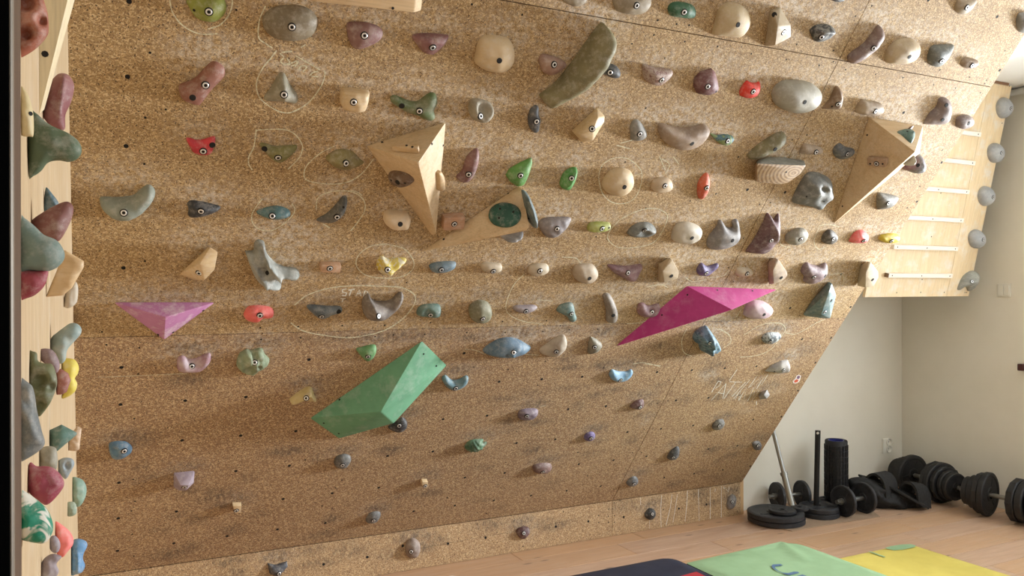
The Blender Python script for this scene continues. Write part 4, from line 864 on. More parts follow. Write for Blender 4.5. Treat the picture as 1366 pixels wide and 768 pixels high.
# ================================================================== bolt holes and screws of the big wall
hold_uv = [(u_, v_, du, dv) for fr_, u_, v_, du, dv in HOLDS_ON_BOARD if fr_ is BOARD]
lst = []; rr = random.Random(7)
def free(u_, v_): return all(abs(u_-a)-c*.5 > .012 or abs(v_-b)-d*.5 > .012 for a, b, c, d in hold_uv)
for k in range(0, 17):
    for v_ in (.14, .34, .545, .745, .948, 1.12, 1.325, 1.53, 1.742, 1.95, 2.157, 2.36, 2.6, 2.8):
        u_ = -3.352+.2085*k
        if v_ < 1 and abs((k+round(v_/.2)) % 2) == 0: pass
        if -3.45 < u_ < -.01 and free(u_, v_): lst.append((u_, v_, 0.0068))
for v_ in (1.28, 1.226, 2.553, 2.497):
    for k in range(22):
        u_ = -3.4+k*.16+rr.uniform(-.03, .03)
        if u_ < -.02 and free(u_, v_): lst.append((u_, v_+rr.uniform(-.005, .005), .0036))
for u_ in (-3.3, -2.5, -1.7, -.955, -.9, -.06):
    for k in range(18):
        v_ = .07+k*.165+rr.uniform(-.03, .03)
        if free(u_, v_): lst.append((u_+rr.uniform(-.008, .008), v_, .0036))
for k in range(70):
    u_, v_ = rr.uniform(-3.4, -.03), rr.uniform(.05, 2.9)
    if free(u_, v_): lst.append((u_, v_, rr.choice((.003, .004))))
dots(board, BOARD, lst)
kl = []
for reg, s in (('Q', '730,609 915,580 332,675 117,711 507,620'), ('R', '353,523 207,546 512,503 760,465 884,447')):
    for x, y in cv(reg, s): kl.append((*KICK.uv(x, y), 0.0068))
for x, y in cv('R', '400,497 443,500 445,468 400,527 443,527 470,440 470,497 470,527 495,430 60,635 20,520 240,480 1020,385 1025,480 690,470 775,463 640,395 860,395'): kl.append((*KICK.uv(x, y), .0034))
dots(kick, KICK, kl)

# ================================================================== chalk dust and boot scuffs as their own marks on the sheets
def paint():
    marks = []
    for fr_, u_, v_, du, dv in HOLDS_ON_BOARD:
        low = fr_ is KICK or v_ < 1.0
        marks.append((fr_, 'chalk', u_+rr.uniform(-.01, .02), v_+dv*.55+.008, du*.5+.035, .042+dv*.15, (.35 if low else .95)*rr.uniform(.55, 1)))
        marks.append((fr_, 'chalk', u_+du*.35+.02, v_+rr.uniform(-.03, .02), .045, .035, (.2 if low else .5)*rr.uniform(.3, 1)))
        if v_ < 1.35: marks.append((fr_, 'scuff', u_+rr.uniform(-.01, .02), v_+dv*.5+.025, du*.5+.025, .026, (1.0 if v_ < 1.2 else .6)*rr.uniform(.7, 1)))
    for k in range(75):
        v_ = rr.uniform(.05, 1.12)
        marks.append((BOARD, 'scuff', rr.uniform(-3.3, -.08), v_, rr.uniform(.03, .08), rr.uniform(.012, .035), rr.uniform(.4, 1)))
    for k in range(30): marks.append((BOARD, 'chalk', rr.uniform(-3.3, -.1), rr.uniform(.6, 2.4), rr.uniform(.03, .07), rr.uniform(.02, .05), rr.uniform(.2, .5)))
    for k in range(26): marks.append((KICK, 'scuff', rr.uniform(-3.2, -.05), rr.uniform(-.1, -.02), rr.uniform(.04, .1), rr.uniform(.015, .035), rr.uniform(.5, 1)))
    for (x, y, a, b, s) in ((390, 355, .09, .06, 1), (405, 95, .09, .05, .9), (375, 110, .06, .05, .6), (1055, 475, .06, .05, 1), (975, 520, .05, .03, .6), (945, 500, .05, .03, .9), (820, 385, .06, .05, .7), (410, 520, .05, .05, .9), (890, 215, .05, .05, .6), (1235, 190, .05, .04, .5), (740, 280, .06, .04, .8)):
        u_, v_ = BOARD.uv(x, y); marks.append((BOARD, 'chalk', u_, v_, a, b, s))
    for (x, y, a, b) in ((628, 450, .05, .02), (805, 487, .06, .03), (700, 445, .04, .02), (520, 600, .06, .03), (180, 585, .06, .04), (960, 486, .05, .02), (950, 600, .06, .03), (760, 490, .06, .02)):
        u_, v_ = BOARD.uv(x, y); marks.append((BOARD, 'scuff', u_, v_, a, b, 1))
    for o, fr_, co in PANELS:
        for nm in ('chalk', 'scuff'):
            A_ = np.zeros(len(co))
            for f2, n2, u_, v_, a, b, s in marks:
                if f2 is fr_ and n2 == nm:
                    d = ((co[:, 0]-u_)/a)**2+((co[:, 1]-v_)/b)**2
                    A_ = np.maximum(A_, s*np.exp(-d**1.4*.6))
            at = o.data.attributes.new(nm, 'FLOAT', 'POINT'); at.data.foreach_set('value', A_.astype(np.float32))
paint()

# ================================================================== campus board with rungs and grey half balls
TH = math.radians(12.3)
r_ = ray(1292, 395); t_ = (1.352-CAM.x)/r_.x; CO = CAM+r_*t_
CB = Frame(CO, (1, 0, 0), (0, -math.sin(TH), math.cos(TH)))
M_CAMP = mat_wood('campus_ply', (236, 213, 174), (226, 198, 154), along=1, rough=.5, chalk=.75)
camp = bpy.data.objects.new('campus_board', None); COL.objects.link(camp); camp.matrix_basis = CB.mat()
tag(camp, 'leaning plywood campus board in the right corner, with chalky rungs', 'campus board')
us_ = CB.uv(1299, 215)[0]; VTOP = (ZC-CO.z)/math.cos(TH)-.015; VC = CB.uv(1350, 111)[1]
VTOP = min(VTOP, VC)
child('panel', to_mesh(box_bm(-.92, us_-.001, 0, VTOP, -.018, 0, .0008)), M_CAMP, camp, CB.mat())
child('panel', to_mesh(box_bm(us_+.001, 0, 0, VTOP, -.018, 0, .0008)), M_CAMP, camp, CB.mat())
for u_ in (-.86, -.45, -.08):
    child('stud', to_mesh(box_bm(u_-.025, u_+.025, .06, VTOP-.01, -.08, -.0185)), M_STUD, camp, CB.mat())
for u_ in (-.6, -.25):               # brackets back to the wall
    p_ = CB.pt(u_, .14, -.08)
    child('bracket', to_mesh(box_bm(p_.x-.02, p_.x+.02, p_.y-.005, YB, p_.z-.03, p_.z+.03)), M_STUD, camp, Matrix())
child('block', to_mesh(box_bm(us_+.01, -.03, VTOP-.006, VTOP+.028, -.06, .0)), mat_wood('brown_block', (140, 100, 70), (120, 84, 58), along=0), camp, CB.mat())
M_RUNG = mat_wood('rung_wood', (246, 236, 222), (234, 218, 198), along=0, rough=.6, chalk=.7)
M_REND = mat_plain('rung_end', (120, 96, 76), .8)
rw = us_-.018
for i, (x, y) in enumerate(((1266.5, 367), (1272, 331), (1281, 293.5), (1287.5, 255.5), (1296.5, 217.5), (1304.5, 179.5))):
    v_ = CB.uv(x, y)[1]; w_ = CB.uv(1180.5, 367)[0]
    rg = top('campus_rung', to_mesh(box_bm(-(rw-w_)/2, (rw-w_)/2, -.0125, .0125, 0, .026, .003, 2)), M_RUNG, CB.mat(CB.pt((rw+w_)/2, v_, 0)))
    names = ('lowest wooden rung on the campus board, its dark left end showing', 'second lowest chalky rung on the campus board', 'third rung from the bottom of the campus board', 'fourth rung from the bottom of the campus board', 'fifth rung from the bottom, mostly hidden by the big wall', 'sixth rung from the bottom, only its right tip visible')
    tag(rg, names[i], 'campus rung', 'rungs of the campus board')
    for s_ in (-.45, 0, .45):
        child('screw_hole', _bolt[2], None, rg, CB.mat(CB.pt((rw+w_)/2+s_*(rw-w_), v_, .026)))
    if i == 0: child('end_cap', to_mesh(box_bm(w_-.006, w_+.0005, v_-.0115, v_+.0115, .001, .0255)), M_REND, rg, CB.mat())
dl = [(*CB.uv(1180+x/3.84, 240+y/3.84), .004) for x, y in ((240, 290), (192, 509), (288, 67), (62, 577), (185, 575), (305, 575), (412, 576), (420, 576))]
dl += [(*CB.uv(1180+x/3.84, 60+y/3.84), .004) for x, y in ((640, 210), (602, 400))]
bm = bmesh.new()
dots(camp, CB, dl, 'screws')
GB = ((170, 172, 172), (150, 152, 154))
for reg, pts, b_, lab in (('T', '570,330 575,295 600,272 630,270 655,295 660,325 645,355 615,376 585,365', '648,325', 'topmost grey half ball hold on the right strip of the campus board'),
                     ('T', '525,555 532,520 560,503 590,505 613,530 617,560 600,592 570,603 540,592', '600,552', 'second grey half ball hold from the top on the campus board'),
                     ('U', '475,85 485,50 510,33 540,35 565,60 568,90 550,120 520,133 490,120', '556,88', 'third grey half ball hold from the top on the campus board'),
                     ('U', '427,300 435,270 465,253 495,258 517,285 519,315 500,342 470,350 440,335', '505,305', 'lowest grey half ball hold on the campus board, above the hooked one')):
    make_hold(reg, pts, *GB, lab, b_, fr=CB, hf=.5, nz=0, group='grey half ball holds on the campus board')
make_hold('U', '372,555 400,500 440,470 475,465 489,490 480,530 455,562 436,568 425,548 405,545 385,562', (158, 160, 152), (132, 134, 128), 'grey hooked crescent hold at the bottom right corner of the campus board', '448,520', fr=CB, hf=.45, ridge=((385, 545, 470, 480, 16, .4),), group='grey half ball holds on the campus board')

# ================================================================== holds on the side wall, seen from the side
SG = 'holds on the plywood side wall'
def SH(reg, pts, c1, c2, label, base=None, thick=None, **kw):
    xs = [p_[0] for p_ in cv(reg, pts)]
    b_ = max(29.0, base if base else min(xs)+.8)
    y_ = side_t(b_).y
    kw.setdefault('nz', .08)
    return make_hold(reg, pts, c1, c2, label, fr=Frame((XL, y_, 0), (1, 0, 0), (0, 0, 1)), sym=True, group=SG, h=thick, **kw)
SH('P', '22,-20 50,-20 60,5 64,20 65,38 63,48 50,63 36,73 27,77 20,76 16,30', (164, 96, 72), (112, 56, 40), 'reddish brown hollowed hold at the top left corner, cut by the door frame', hf=.35, dish=((36, 48, 9, .95), (57, 30, 7, .95), (36, 8, 12, .95)), nz=.1, dens=260)
SH('a', '100,452 138,475 160,530 172,600 172,690 155,699 100,672', (206, 190, 148), (190, 172, 130), 'cream hold by the door frame above the dark green one', sharp=False, hf=.35, small='156,582')
SH('a', '220,585 235,500 255,430 290,385 320,376 355,388 380,440 365,520 335,590 330,665 270,655 235,620', (150, 108, 106), (122, 60, 66), 'long mauve and crimson finger hold behind the dark green one', ridge=((330, 400, 310, 600, 16, .4),))
SH('P', '37,150 47,150 66,166 92,178 106,190 109,203 103,212 92,216 78,214 64,217 55,228 44,235 38,232', (88, 104, 80), (68, 86, 66), 'dark green winged hold jutting out of the side wall', nz=.1, hf=.34)
SH('b', '223,352 226,290 232,240 240,230 262,255 302,312 280,340', (84, 112, 124), (60, 88, 100), 'small blue double cone hold above the long mauve brown finger', ridge=((240, 240, 290, 330, 12, .4),))
SH('b', '160,402 240,345 320,306 360,308 377,345 355,420 300,506 240,490 180,440', (136, 92, 86), (110, 66, 64), 'thick mauve brown finger hold pointing right, above the wooden wedge')
SH('b', '80,372 130,390 180,430 225,472 290,500 328,555 328,600 290,642 230,662 150,656 80,672', (116, 134, 128), (84, 108, 106), 'big teal grey blob hold by the door frame, left of the wooden wedge', hf=.36)
SH('P', '20,362 48,361 64,358 61,378 50,391 38,397 20,399', (150, 64, 76), (130, 50, 62), 'crimson hold tucked under the big teal grey blob', nz=.05)
SH('P', '61,396 76,360 86,333 112,348 112,356 96,384 84,394', (214, 186, 146), (196, 164, 122), 'pale wooden wedge hold standing out under the mauve brown finger', sharp=True, p=.18, style='wood', hf=.3)
SH('c', '323,92 335,40 360,0 385,-18 400,10 396,80 375,108 350,119 328,112', (206, 196, 178), (184, 172, 156), 'small cream knob hold just right of the wooden wedge')
SH('c', '255,330 262,272 290,245 320,222 360,196 395,198 416,220 414,250 385,285 345,332 335,385 305,402 285,350', (170, 182, 176), (128, 148, 148), 'pale teal grey finger hold curving up to the right', nz=.12)
SH('c', '206,330 262,330 296,372 306,420 285,452 240,412 206,378', (146, 124, 128), (122, 100, 106), 'mauve grey lump hold above the holey green one')
SH('c', '149,350 168,340 190,350 195,388 230,402 265,405 285,445 292,510 265,590 225,650 195,672 165,600 150,520', (118, 120, 84), (92, 96, 68), 'olive green hold with deep round hollows', dish=((205, 490, 42, .95), (268, 520, 25, .9), (205, 615, 30, .9)), hf=.38, dens=260)
SH('c', '312,385 345,375 385,384 404,420 398,455 384,478 396,505 385,545 350,572 315,579 325,520', (226, 212, 104), (208, 190, 84), 'bright yellow peanut-shaped hold on the side wall')
SH('c', '284,452 310,427 350,452 363,488 342,548 320,560 290,563', (160, 108, 96), (140, 86, 78), 'red brown angular hold in front of the yellow peanut one', sharp=True, p=.4)
SH('P', '15,508 39,511 46,524 49,545 56,575 60,591 50,603 26,617 15,618', (112, 116, 116), (88, 94, 96), 'big dark grey hold by the door frame with sweeping ridges', ridge=((40, 515, 50, 560, 5, .4), (30, 540, 58, 590, 5, .3)), hf=.36)
SH('P', '65,600 65,574 82,566 103,577 102,580 76,602', (100, 136, 128), (72, 96, 88), 'teal green faceted diamond hold on the side wall', sharp=True, p=.8, nz=0)
SH('P', '90,600 91,583 103,568 109,571 106,599 100,601', (196, 168, 138), (176, 148, 118), 'small pale wooden block hold behind the teal diamond', sharp=True, p=.2, style='wood')
SH('d', '198,200 198,125 225,106 270,105 292,128 291,218 245,222 210,212', (160, 156, 140), (138, 134, 120), 'grey beige barrel hold above the crimson heart-shaped one')
SH('d', '294,215 297,180 330,162 370,168 381,196 362,235 335,272 300,235', (148, 160, 168), (110, 126, 136), 'silvery blue pocketed hold right of the grey beige barrel', dish=((345, 200, 18, .5),))
SH('d', '140,235 155,185 185,205 230,206 275,215 315,255 329,300 300,350 240,404 190,375 140,325', (156, 70, 90), (140, 56, 76), 'large crimson heart-shaped hold low on the side wall', ridge=((240, 210, 300, 290, 16, .15),), hf=.42)
SH('d', '366,272 400,265 430,283 444,325 432,378 402,414 366,390', (138, 164, 148), (112, 140, 128), 'pale green half-dome hold beside the chipboard wall')
SH('d', '341,395 378,389 393,415 388,452 352,463 341,445', (156, 170, 152), (134, 150, 134), 'small pale green barrel hold left of the pale green half-dome')
SH('d', '70,328 110,325 150,350 210,395 250,440 273,510 262,560 225,600 150,590 100,580 70,582', (206, 204, 194), (14, 124, 98), 'glossy emerald and white swirled hold by the door frame', style='swirl', nz=.15, hf=.4)
SH('d', '278,560 281,490 320,508 365,550 376,600 345,645 318,672 285,640', (240, 136, 132), (228, 116, 114), 'bright pink folded hold right of the emerald swirled one', ridge=((290, 640, 365, 600, 14, .3),))
SH('d', '206,725 225,680 265,655 300,660 316,672 290,705 302,740 290,768 250,790 206,800', (156, 144, 150), (130, 118, 126), 'lilac grey knuckle-shaped hold at the bottom of the side wall', nz=.15)
SH('d', '250,600 262,565 285,563 306,590 308,625 290,650 262,640', (166, 158, 166), (138, 128, 138), 'round lilac grey knob hold under the emerald swirled one')
SH('d', '359,640 370,590 400,578 440,590 447,615 430,650 425,680 436,715 420,748 390,758 360,757', (108, 152, 190), (84, 126, 168), 'blue knobbly hold at the bottom of the side wall', ridge=((375, 650, 375, 735, 8, .3), (400, 650, 400, 735, 8, .3)))
# plywood gusset volume up in the corner
y_ = side_t(52.5).y; G1 = Frame((XL, y_, 0), (1, 0, 0), (0, 0, 1)); G2 = Frame((XL, y_+.03, 0), (1, 0, 0), (0, 0, 1))
bm = bmesh.new()
tri1 = [G1.px(*p_) for p_ in ((52, 60), (52, 151), (53, 151), (93.5, -14), (52, -14))]
tri2 = [G2.px(*p_) for p_ in ((52, 60), (53, 152), (59, 146), (103.5, -14), (52, -14))]
for p_ in tri1+tri2: bm.verts.new(p_)
r = bmesh.ops.convex_hull(bm, input=bm.verts[:])
bmesh.ops.delete(bm, geom=[v for v in bm.verts if not v.link_faces], context='VERTS')
gv = top('climbing_volume', to_mesh(bm), mat_wood('gusset_ply', (234, 220, 188), (222, 204, 166), along=2, rough=.5))
tag(gv, 'pale plywood gusset volume at the top left, tapering down to a point', 'climbing volume', SG)
child('screw', bolt_mesh()[2], None, gv, Matrix.Translation(G1.px(60, 72)) @ Matrix.Rotation(math.pi/2, 4, 'X'))

# ================================================================== wall fittings
def on_wall_back(px, py):
    r = ray(px, py); return CAM+r*((YB-CAM.y)/r.y)
def on_wall_right(px, py):
    r = ray(px, py); return CAM+r*((XR-CAM.x)/r.x)
M_PLAST = mat_plain('white_plastic', (226, 224, 214), .35)
p_ = on_wall_back(1181, 594)
so = empty('wall_socket', (p_.x, YB, p_.z)); tag(so, 'white double power socket on the back wall above the black bag', 'socket')
child('plate', to_mesh(box_bm(-.035, .005, -.012, 0, -.05, .05, .004, 2)), M_PLAST, so, so.matrix_basis)
for dz in (.024, -.022):
    bm = lathe([(0, .004), (.018, .004), (.021, .008), (.024, .018), (.026, .016), (.026, 0)], 24)
    child('socket_ring', to_mesh(bm, smooth=True, auto=.6), M_PLAST, so, so.matrix_basis @ Matrix.Translation((.02, 0, dz)) @ Matrix.Rotation(math.pi/2, 4, 'X'))
    for dx in (-.008, .008):
        child('pin_hole', _bolt[2], None, so, so.matrix_basis @ Matrix.Translation((.02+dx, -.0045, dz)) @ Matrix.Rotation(math.pi/2, 4, 'X') @ Matrix.Scale(.6, 4))
p_ = on_wall_right(1340, 387)
sw = empty('light_switch', (XR, p_.y, p_.z)); tag(sw, 'square white double light switch on the right wall', 'light switch')
child('plate', to_mesh(box_bm(-.009, 0, -.041, .041, -.041, .041, .003, 2)), M_PLAST, sw, sw.matrix_basis)
for s_ in (-1, 1): child('rocker', to_mesh(box_bm(-.013, -.0085, min(s_*.001, s_*.032), max(s_*.001, s_*.032), -.032, .032, .001)), M_PLAST, sw, sw.matrix_basis)
p_ = on_wall_right(1364.5, 489.5)
tag(top('wall_hook', to_mesh(box_bm(-.03, 0, -.016, .016, -.02, .02, .004, 2)), mat_plain('maroon', (74, 34, 34), .4), Matrix.Translation((XR, p_.y, p_.z))), 'small square dark maroon peg on the right wall at the picture edge', 'hook')

# ================================================================== weights in the corner
M_RUB = mat_plain('black_rubber', (30, 31, 35), .55, c2=(44, 46, 52), scale=25, bump=.2)
M_RUB2 = mat_plain('rubber_matt', (18, 18, 20), .6, c2=(30, 30, 32), scale=30, bump=.2)
M_STEEL = mat_plain('steel', (150, 150, 146), .42, .9); M_DSTEEL = mat_plain('dark_steel', (34, 35, 37), .45, .5)
def plate_bm(r, th, hole=.014, n=40, lip=True, facets=False):
    pr = [(hole, -th*.5), (r*.3, -th*.5), (r*.33, -th*.36), (r*.78, -th*.36), (r*.84, -th*.5), (r*.95, -th*.5), (r, -th*.36), (r, th*.36), (r*.95, th*.5),
          (r*.84, th*.5), (r*.78, th*.36), (r*.33, th*.36), (r*.3, th*.5), (hole, th*.5), (hole, -th*.5)]
    bm = lathe(pr, 12 if facets else n)
    if not facets:      # three raised grips between hub and rim
        for k in range(3):
            a = k*2*math.pi/3
            b2 = bmesh.ops.create_cube(bm, size=1)['verts']
            bmesh.ops.scale(bm, vec=(r*.34, r*.12, th*.92), verts=b2); bmesh.ops.translate(bm, vec=(r*.56, 0, 0), verts=b2)
            bmesh.ops.rotate(bm, cent=(0, 0, 0), matrix=Matrix.Rotation(a, 3, 'Z'), verts=b2)
    return bm
_pl = {}
def plate_mesh(r, th, facets=False):
    k = (round(r, 4), th, facets)
    if k not in _pl: _pl[k] = to_mesh(plate_bm(r, th, facets=facets), 'plate', True, .5); _pl[k].materials.append(M_RUB if not facets else M_RUB2)
    return _pl[k]
def lay(px, t, z, r, th, label, rot=0.0):
    p = CAM+ray(px, 384)*t
    o = top('weight_plate', plate_mesh(r, th), None, Matrix.Translation((p.x, p.y, z+th/2)) @ Matrix.Rotation(rot, 4, 'Z'))
    return tag(o, label, 'weight plate', 'loose weight plates on the floor')
lay(1035, 4.70, 0.003, .16, .032, 'bottom large black weight plate of the left stack', .3)
lay(1034, 4.69, .0352, .158, .03, 'upper large black weight plate of the left stack, under the small ones', 1.1)
lay(1043, 4.66, .0654, .076, .017, 'small black weight plate on top of the left stack, under the silver bar', .2)
lay(1066, 4.72, .0654, .05, .016, 'smallest black weight plate on the left stack, right edge', .7)
lay(1092, 4.82, .003, .115, .03, 'bottom black weight plate under the upright dark bar', .5)
lay(1092, 4.82, .0332, .113, .03, 'upper black weight plate round the upright dark bar', 1.4)
# upright dark bar
p = CAM+ray(1088, 384)*4.82; p.z = .0; q = CAM+ray(1091, 574)*4.82
br = empty('upright_bar', (p.x, p.y, .03)); tag(br, 'dark metal bar standing upright in the right plate stack', 'bar')
child('tube', to_mesh(tube_bm([(p.x, p.y, .03), (q.x, q.y, q.z)], .0155, 20), smooth=True, auto=.6), M_DSTEEL, br, Matrix())
child('pin_hole', to_mesh(tube_bm([(q.x-.02, q.y-.0165, q.z-.012), (q.x-.012, q.y-.012, q.z-.012)], .007, 12)), M_CHROME, br, Matrix())
# leaning silver barbell
b0 = CAM+ray(1056.5, 674)*4.64; b1 = CAM+ray(1046, 632.5)*4.695; d_ = (b1-b0).normalized(); b2 = b1+d_*.86
if b2.y > YB-.02:
    pass
bb = empty('barbell', b0); tag(bb, 'silver barbell leaning behind the big wall, its sleeve on the left plate stack', 'barbell')
child('sleeve', to_mesh(tube_bm([b0, b1], .0175, 20), smooth=True, auto=.6), M_STEEL, bb, Matrix())
child('collar', to_mesh(tube_bm([b1-d_*.006, b1+d_*.012], .021, 20), smooth=True, auto=.6), M_STEEL, bb, Matrix())
child('shaft', to_mesh(tube_bm([b1, b2], .0125, 16), smooth=True, auto=.6), M_STEEL, bb, Matrix())
# dumbbells with single plates
def dumbbell(c1_, c2_, r, th, label, ext=.055):
    ax = (c2_-c1_).normalized(); o = empty('dumbbell', ((c1_+c2_)/2)*1.0); tag(o, label, 'dumbbell', 'dumbbells in the corner')
    R_ = ax.to_track_quat('Z', 'Y').to_matrix().to_4x4()
    for c_ in (c1_, c2_): child('plate', plate_mesh(r, th), None, o, Matrix.Translation(c_) @ R_)
    child('handle', to_mesh(tube_bm([c1_-ax*ext, c2_+ax*ext], .0125, 16), smooth=True, auto=.6), M_STEEL, o, Matrix())
    for c_, s_ in ((c1_, -1), (c2_, 1)):
        child('nut', to_mesh(tube_bm([c_+ax*s_*(th/2), c_+ax*s_*(th/2+.016)], .019, 12), smooth=True, auto=.6), M_STEEL, o, Matrix())
    return o
p1 = CAM+ray(1037, 660)*4.94; p2 = CAM+ray(1070, 658)*4.985; p1.z = p2.z = .0865
dumbbell(p1, p2, .083, .024, 'small dumbbell with two round plates behind the left plate stack')
p1 = CAM+ray(1125, 669)*4.795; p2 = CAM+ray(1152, 665)*4.87; p1.z = p2.z = .0928
dumbbell(p1, p2, .0915, .022, 'dumbbell with two round plates in front of the foam roller')
# heavy dumbbells of many plates
def heavy(A0, A1, rsA, B0, B1, rsB, label):
    """A0 outer end .. A1 inner face, B0 inner .. B1 outer"""
    o = empty('dumbbell', (A1+B0)/2); tag(o, label, 'dumbbell', 'dumbbells in the corner')
    for P0_, P1_, rs in ((A0, A1, rsA), (B0, B1, rsB)):
        ax = (P1_-P0_).normalized(); R_ = ax.to_track_quat('Z', 'Y').to_matrix().to_4x4(); n_ = len(rs); L_ = (P1_-P0_).length/n_
        for i, r in enumerate(rs):
            c_ = P0_+ax*L_*(i+.5)
            child('plate', to_mesh(plate_bm(r, L_*.97, facets=(i % 2 == 0 and r > .09), n=36), 'plate', True, .5), M_RUB2, o, Matrix.Translation(c_) @ R_ @ Matrix.Rotation(i*.4, 4, 'Z'))
    child('handle', to_mesh(tube_bm([A0-(A1-A0).normalized()*.03, B1+(B1-B0).normalized()*.03], .0135, 16), smooth=True, auto=.6), M_STEEL, o, Matrix())
    for c_, s_ in ((B1, 1), (A1, 1), (A0, -1)):
        ax = (B1-A0).normalized()
        child('star_nut', to_mesh(lathe([(0, 0), (.024, 0), (.026, .006), (.024, .014), (0, .014)], 6)), M_DSTEEL, o, Matrix.Translation(c_) @ (ax*s_).to_track_quat('Z', 'Y').to_matrix().to_4x4())
    return o
RZ = .129
heavy(Vector((1.335, -.02, RZ)), Vector((1.318, -.165, RZ)), (.08, .095, .112, .126), Vector((1.288, -.33, RZ)), Vector((1.252, -.505, RZ)), (.126, .126, .112, .092, .084), 'heavy many-plated black dumbbell in the corner behind the black bag')
heavy(Vector((1.235, -.575, RZ)), Vector((1.262, -.712, RZ)), (.084, .098, .12, .128), Vector((1.275, -.845, RZ)), Vector((1.29, -1.02, RZ)), (.127, .12, .1, .09), 'heavy many-plated black dumbbell cut by the right edge of the picture')
# foam roller on a plate
p = CAM+ray(1115, 384)*5.0
lay(1113, 4.99, .003, .108, .046, 'black weight plate under the foam roller', .1)
ro = empty('foam_roller', (p.x, p.y, .05)); tag(ro, 'black studded foam roller standing upright with a blue hollow core', 'foam roller')
H_ = .365; R0 = .066
M_FOAM = mat_plain('black_foam', (14, 14, 18), .65)
bm = lathe([(.046, .002), (R0-.004, 0), (R0, .006), (R0, H_-.006), (R0-.004, H_), (.046, H_-.002)], 40)
child('foam_sleeve', to_mesh(bm, smooth=True, auto=.6), M_FOAM, ro, ro.matrix_basis)
bm = lathe([(.046, 0), (.046, H_-.001), (.0425, H_-.001), (.0425, .0), (.046, 0)], 36)
child('core_tube', to_mesh(bm, smooth=True, auto=.6), mat_plain('blue_core', (36, 44, 120), .4), ro, ro.matrix_basis)
bm = bmesh.new()
for k in range(22):
    a = k*2*math.pi/22
    z_ = .02; j = 0
    while z_ < H_-.03:
        hh = .014 if (k//4) % 2 else .03
        b2 = bmesh.ops.create_cube(bm, size=1)['verts']
        bmesh.ops.scale(bm, vec=(.005, .0135, hh), verts=b2); bmesh.ops.translate(bm, vec=(R0+.0015, 0, z_+hh/2), verts=b2)
        bmesh.ops.rotate(bm, cent=(0, 0, 0), matrix=Matrix.Rotation(a, 3, 'Z'), verts=b2); z_ += hh+.006
o = child('studs', to_mesh(bm), M_FOAM, ro, ro.matrix_basis); o['kind'] = 'stuff'

# black weight vest / bag lying in a heap
M_FAB = mat_plain('black_fabric', (24, 24, 25), .85, c2=(40, 40, 41), scale=60, bump=.4)
vest = empty('gym_bag', (CAM+ray(1185, 384)*4.95).xy.to_3d()); tag(vest, 'black fabric bag with wide loops lying in a heap against the corner weights', 'bag')
def vfr(px, t): p_ = CAM+ray(px, 384)*t; return Frame((p_.x, p_.y, 0), RT0, (0, 0, 1))
VA = (None, None)
make_hold('P', '1131,641 1142,636 1160,638 1180,646 1197,654 1208,663 1213,673 1209,681 1196,683 1178,681 1160,677 1146,668 1135,655', *VA, None, fr=vfr(1175, 5.02), sym=True, mats=M_FAB, hf=.3, nz=.25, nf=40, parent=vest, name='bag_body', ridge=((1140, 645, 1200, 672, 5, .5), (1150, 640, 1205, 664, 3, .5)))
make_hold('P', '1188,650 1200,652 1222,660 1234,668 1233,675 1215,678 1198,676 1186,665', *VA, None, fr=vfr(1212, 5.0), sym=True, mats=M_FAB, hf=.3, nz=.2, parent=vest, name='side_flap', ridge=((1190, 655, 1230, 672, 3, .5),))
def band(pts, width, th, dirv, name):
    bm = bmesh.new(); pts = [Vector(p_) for p_ in pts]; q = []
    n = len(pts); dv = Vector(dirv).normalized()
    for i, p_ in enumerate(pts):
        d = (pts[min(i+1, n-1)]-pts[max(i-1, 0)]).normalized(); nn = d.cross(dv).normalized()
        q.append([bm.verts.new(p_+dv*width*a*.5+nn*th*b*.5) for a, b in ((-1, -1), (1, -1), (1, 1), (-1, 1))])
    for a, b in zip(q, q[1:]):
        for k in range(4): bm.faces.new((a[k], a[(k+1) % 4], b[(k+1) % 4], b[k]))
    bm.faces.new(q[0]); bm.faces.new(q[-1][::-1])
    return child(name, to_mesh(bm, smooth=True, auto=.7), M_FAB, vest, Matrix())
def arc(px, t, zt, zb, span, k=14):
    c = CAM+ray(px, 384)*t; d = (FW*.75-RT0*.55).normalized(); out = []
    for i in range(k+1):
        th = math.pi*i/k; q_ = c-d*span*.5*math.cos(th); out.append((q_.x, q_.y, zb+(zt-zb)*math.sin(th)**.6))
    return out
band(arc(1174, 5.02, .205, .05, .14), .12, .014, RT0*.85+FW*.5, 'loop')
band(arc(1219, 4.97, .155, .02, .12), .12, .014, RT0*.85+FW*.45-UP0*.2, 'loop')
band([(CAM+ray(1150, 384)*5.06+Vector((0, 0, -1.35+.17))), (CAM+ray(1180, 384)*5.0+Vector((0, 0, -1.35+.15))), (CAM+ray(1205, 384)*4.95+Vector((0, 0, -1.35+.1))), (CAM+ray(1232, 384)*4.9+Vector((0, 0, -1.35+.045)))], .1, .012, FW*.9-RT0*.1+UP0*.15, 'strap')

# thin sheet under the weights
sh_ = [floor_px(*p_, .005) for p_ in ((1002, 697), (1056, 707.5), (1112, 698), (1174, 688.5), (1160, 678), (1022, 684))]
bm = bmesh.new(); f = bm.faces.new([bm.verts.new(p_) for p_ in sh_]); r = bmesh.ops.extrude_face_region(bm, geom=[f])
for v in [g for g in r['geom'] if isinstance(g, bmesh.types.BMVert)]: v.co.z = .0006
tag(top('floor_sheet', to_mesh(bm), mat_plain('sheet', (170, 146, 124), .6, c2=(158, 134, 112), scale=8)), 'thin brown protective sheet on the floor under the weights', 'sheet')

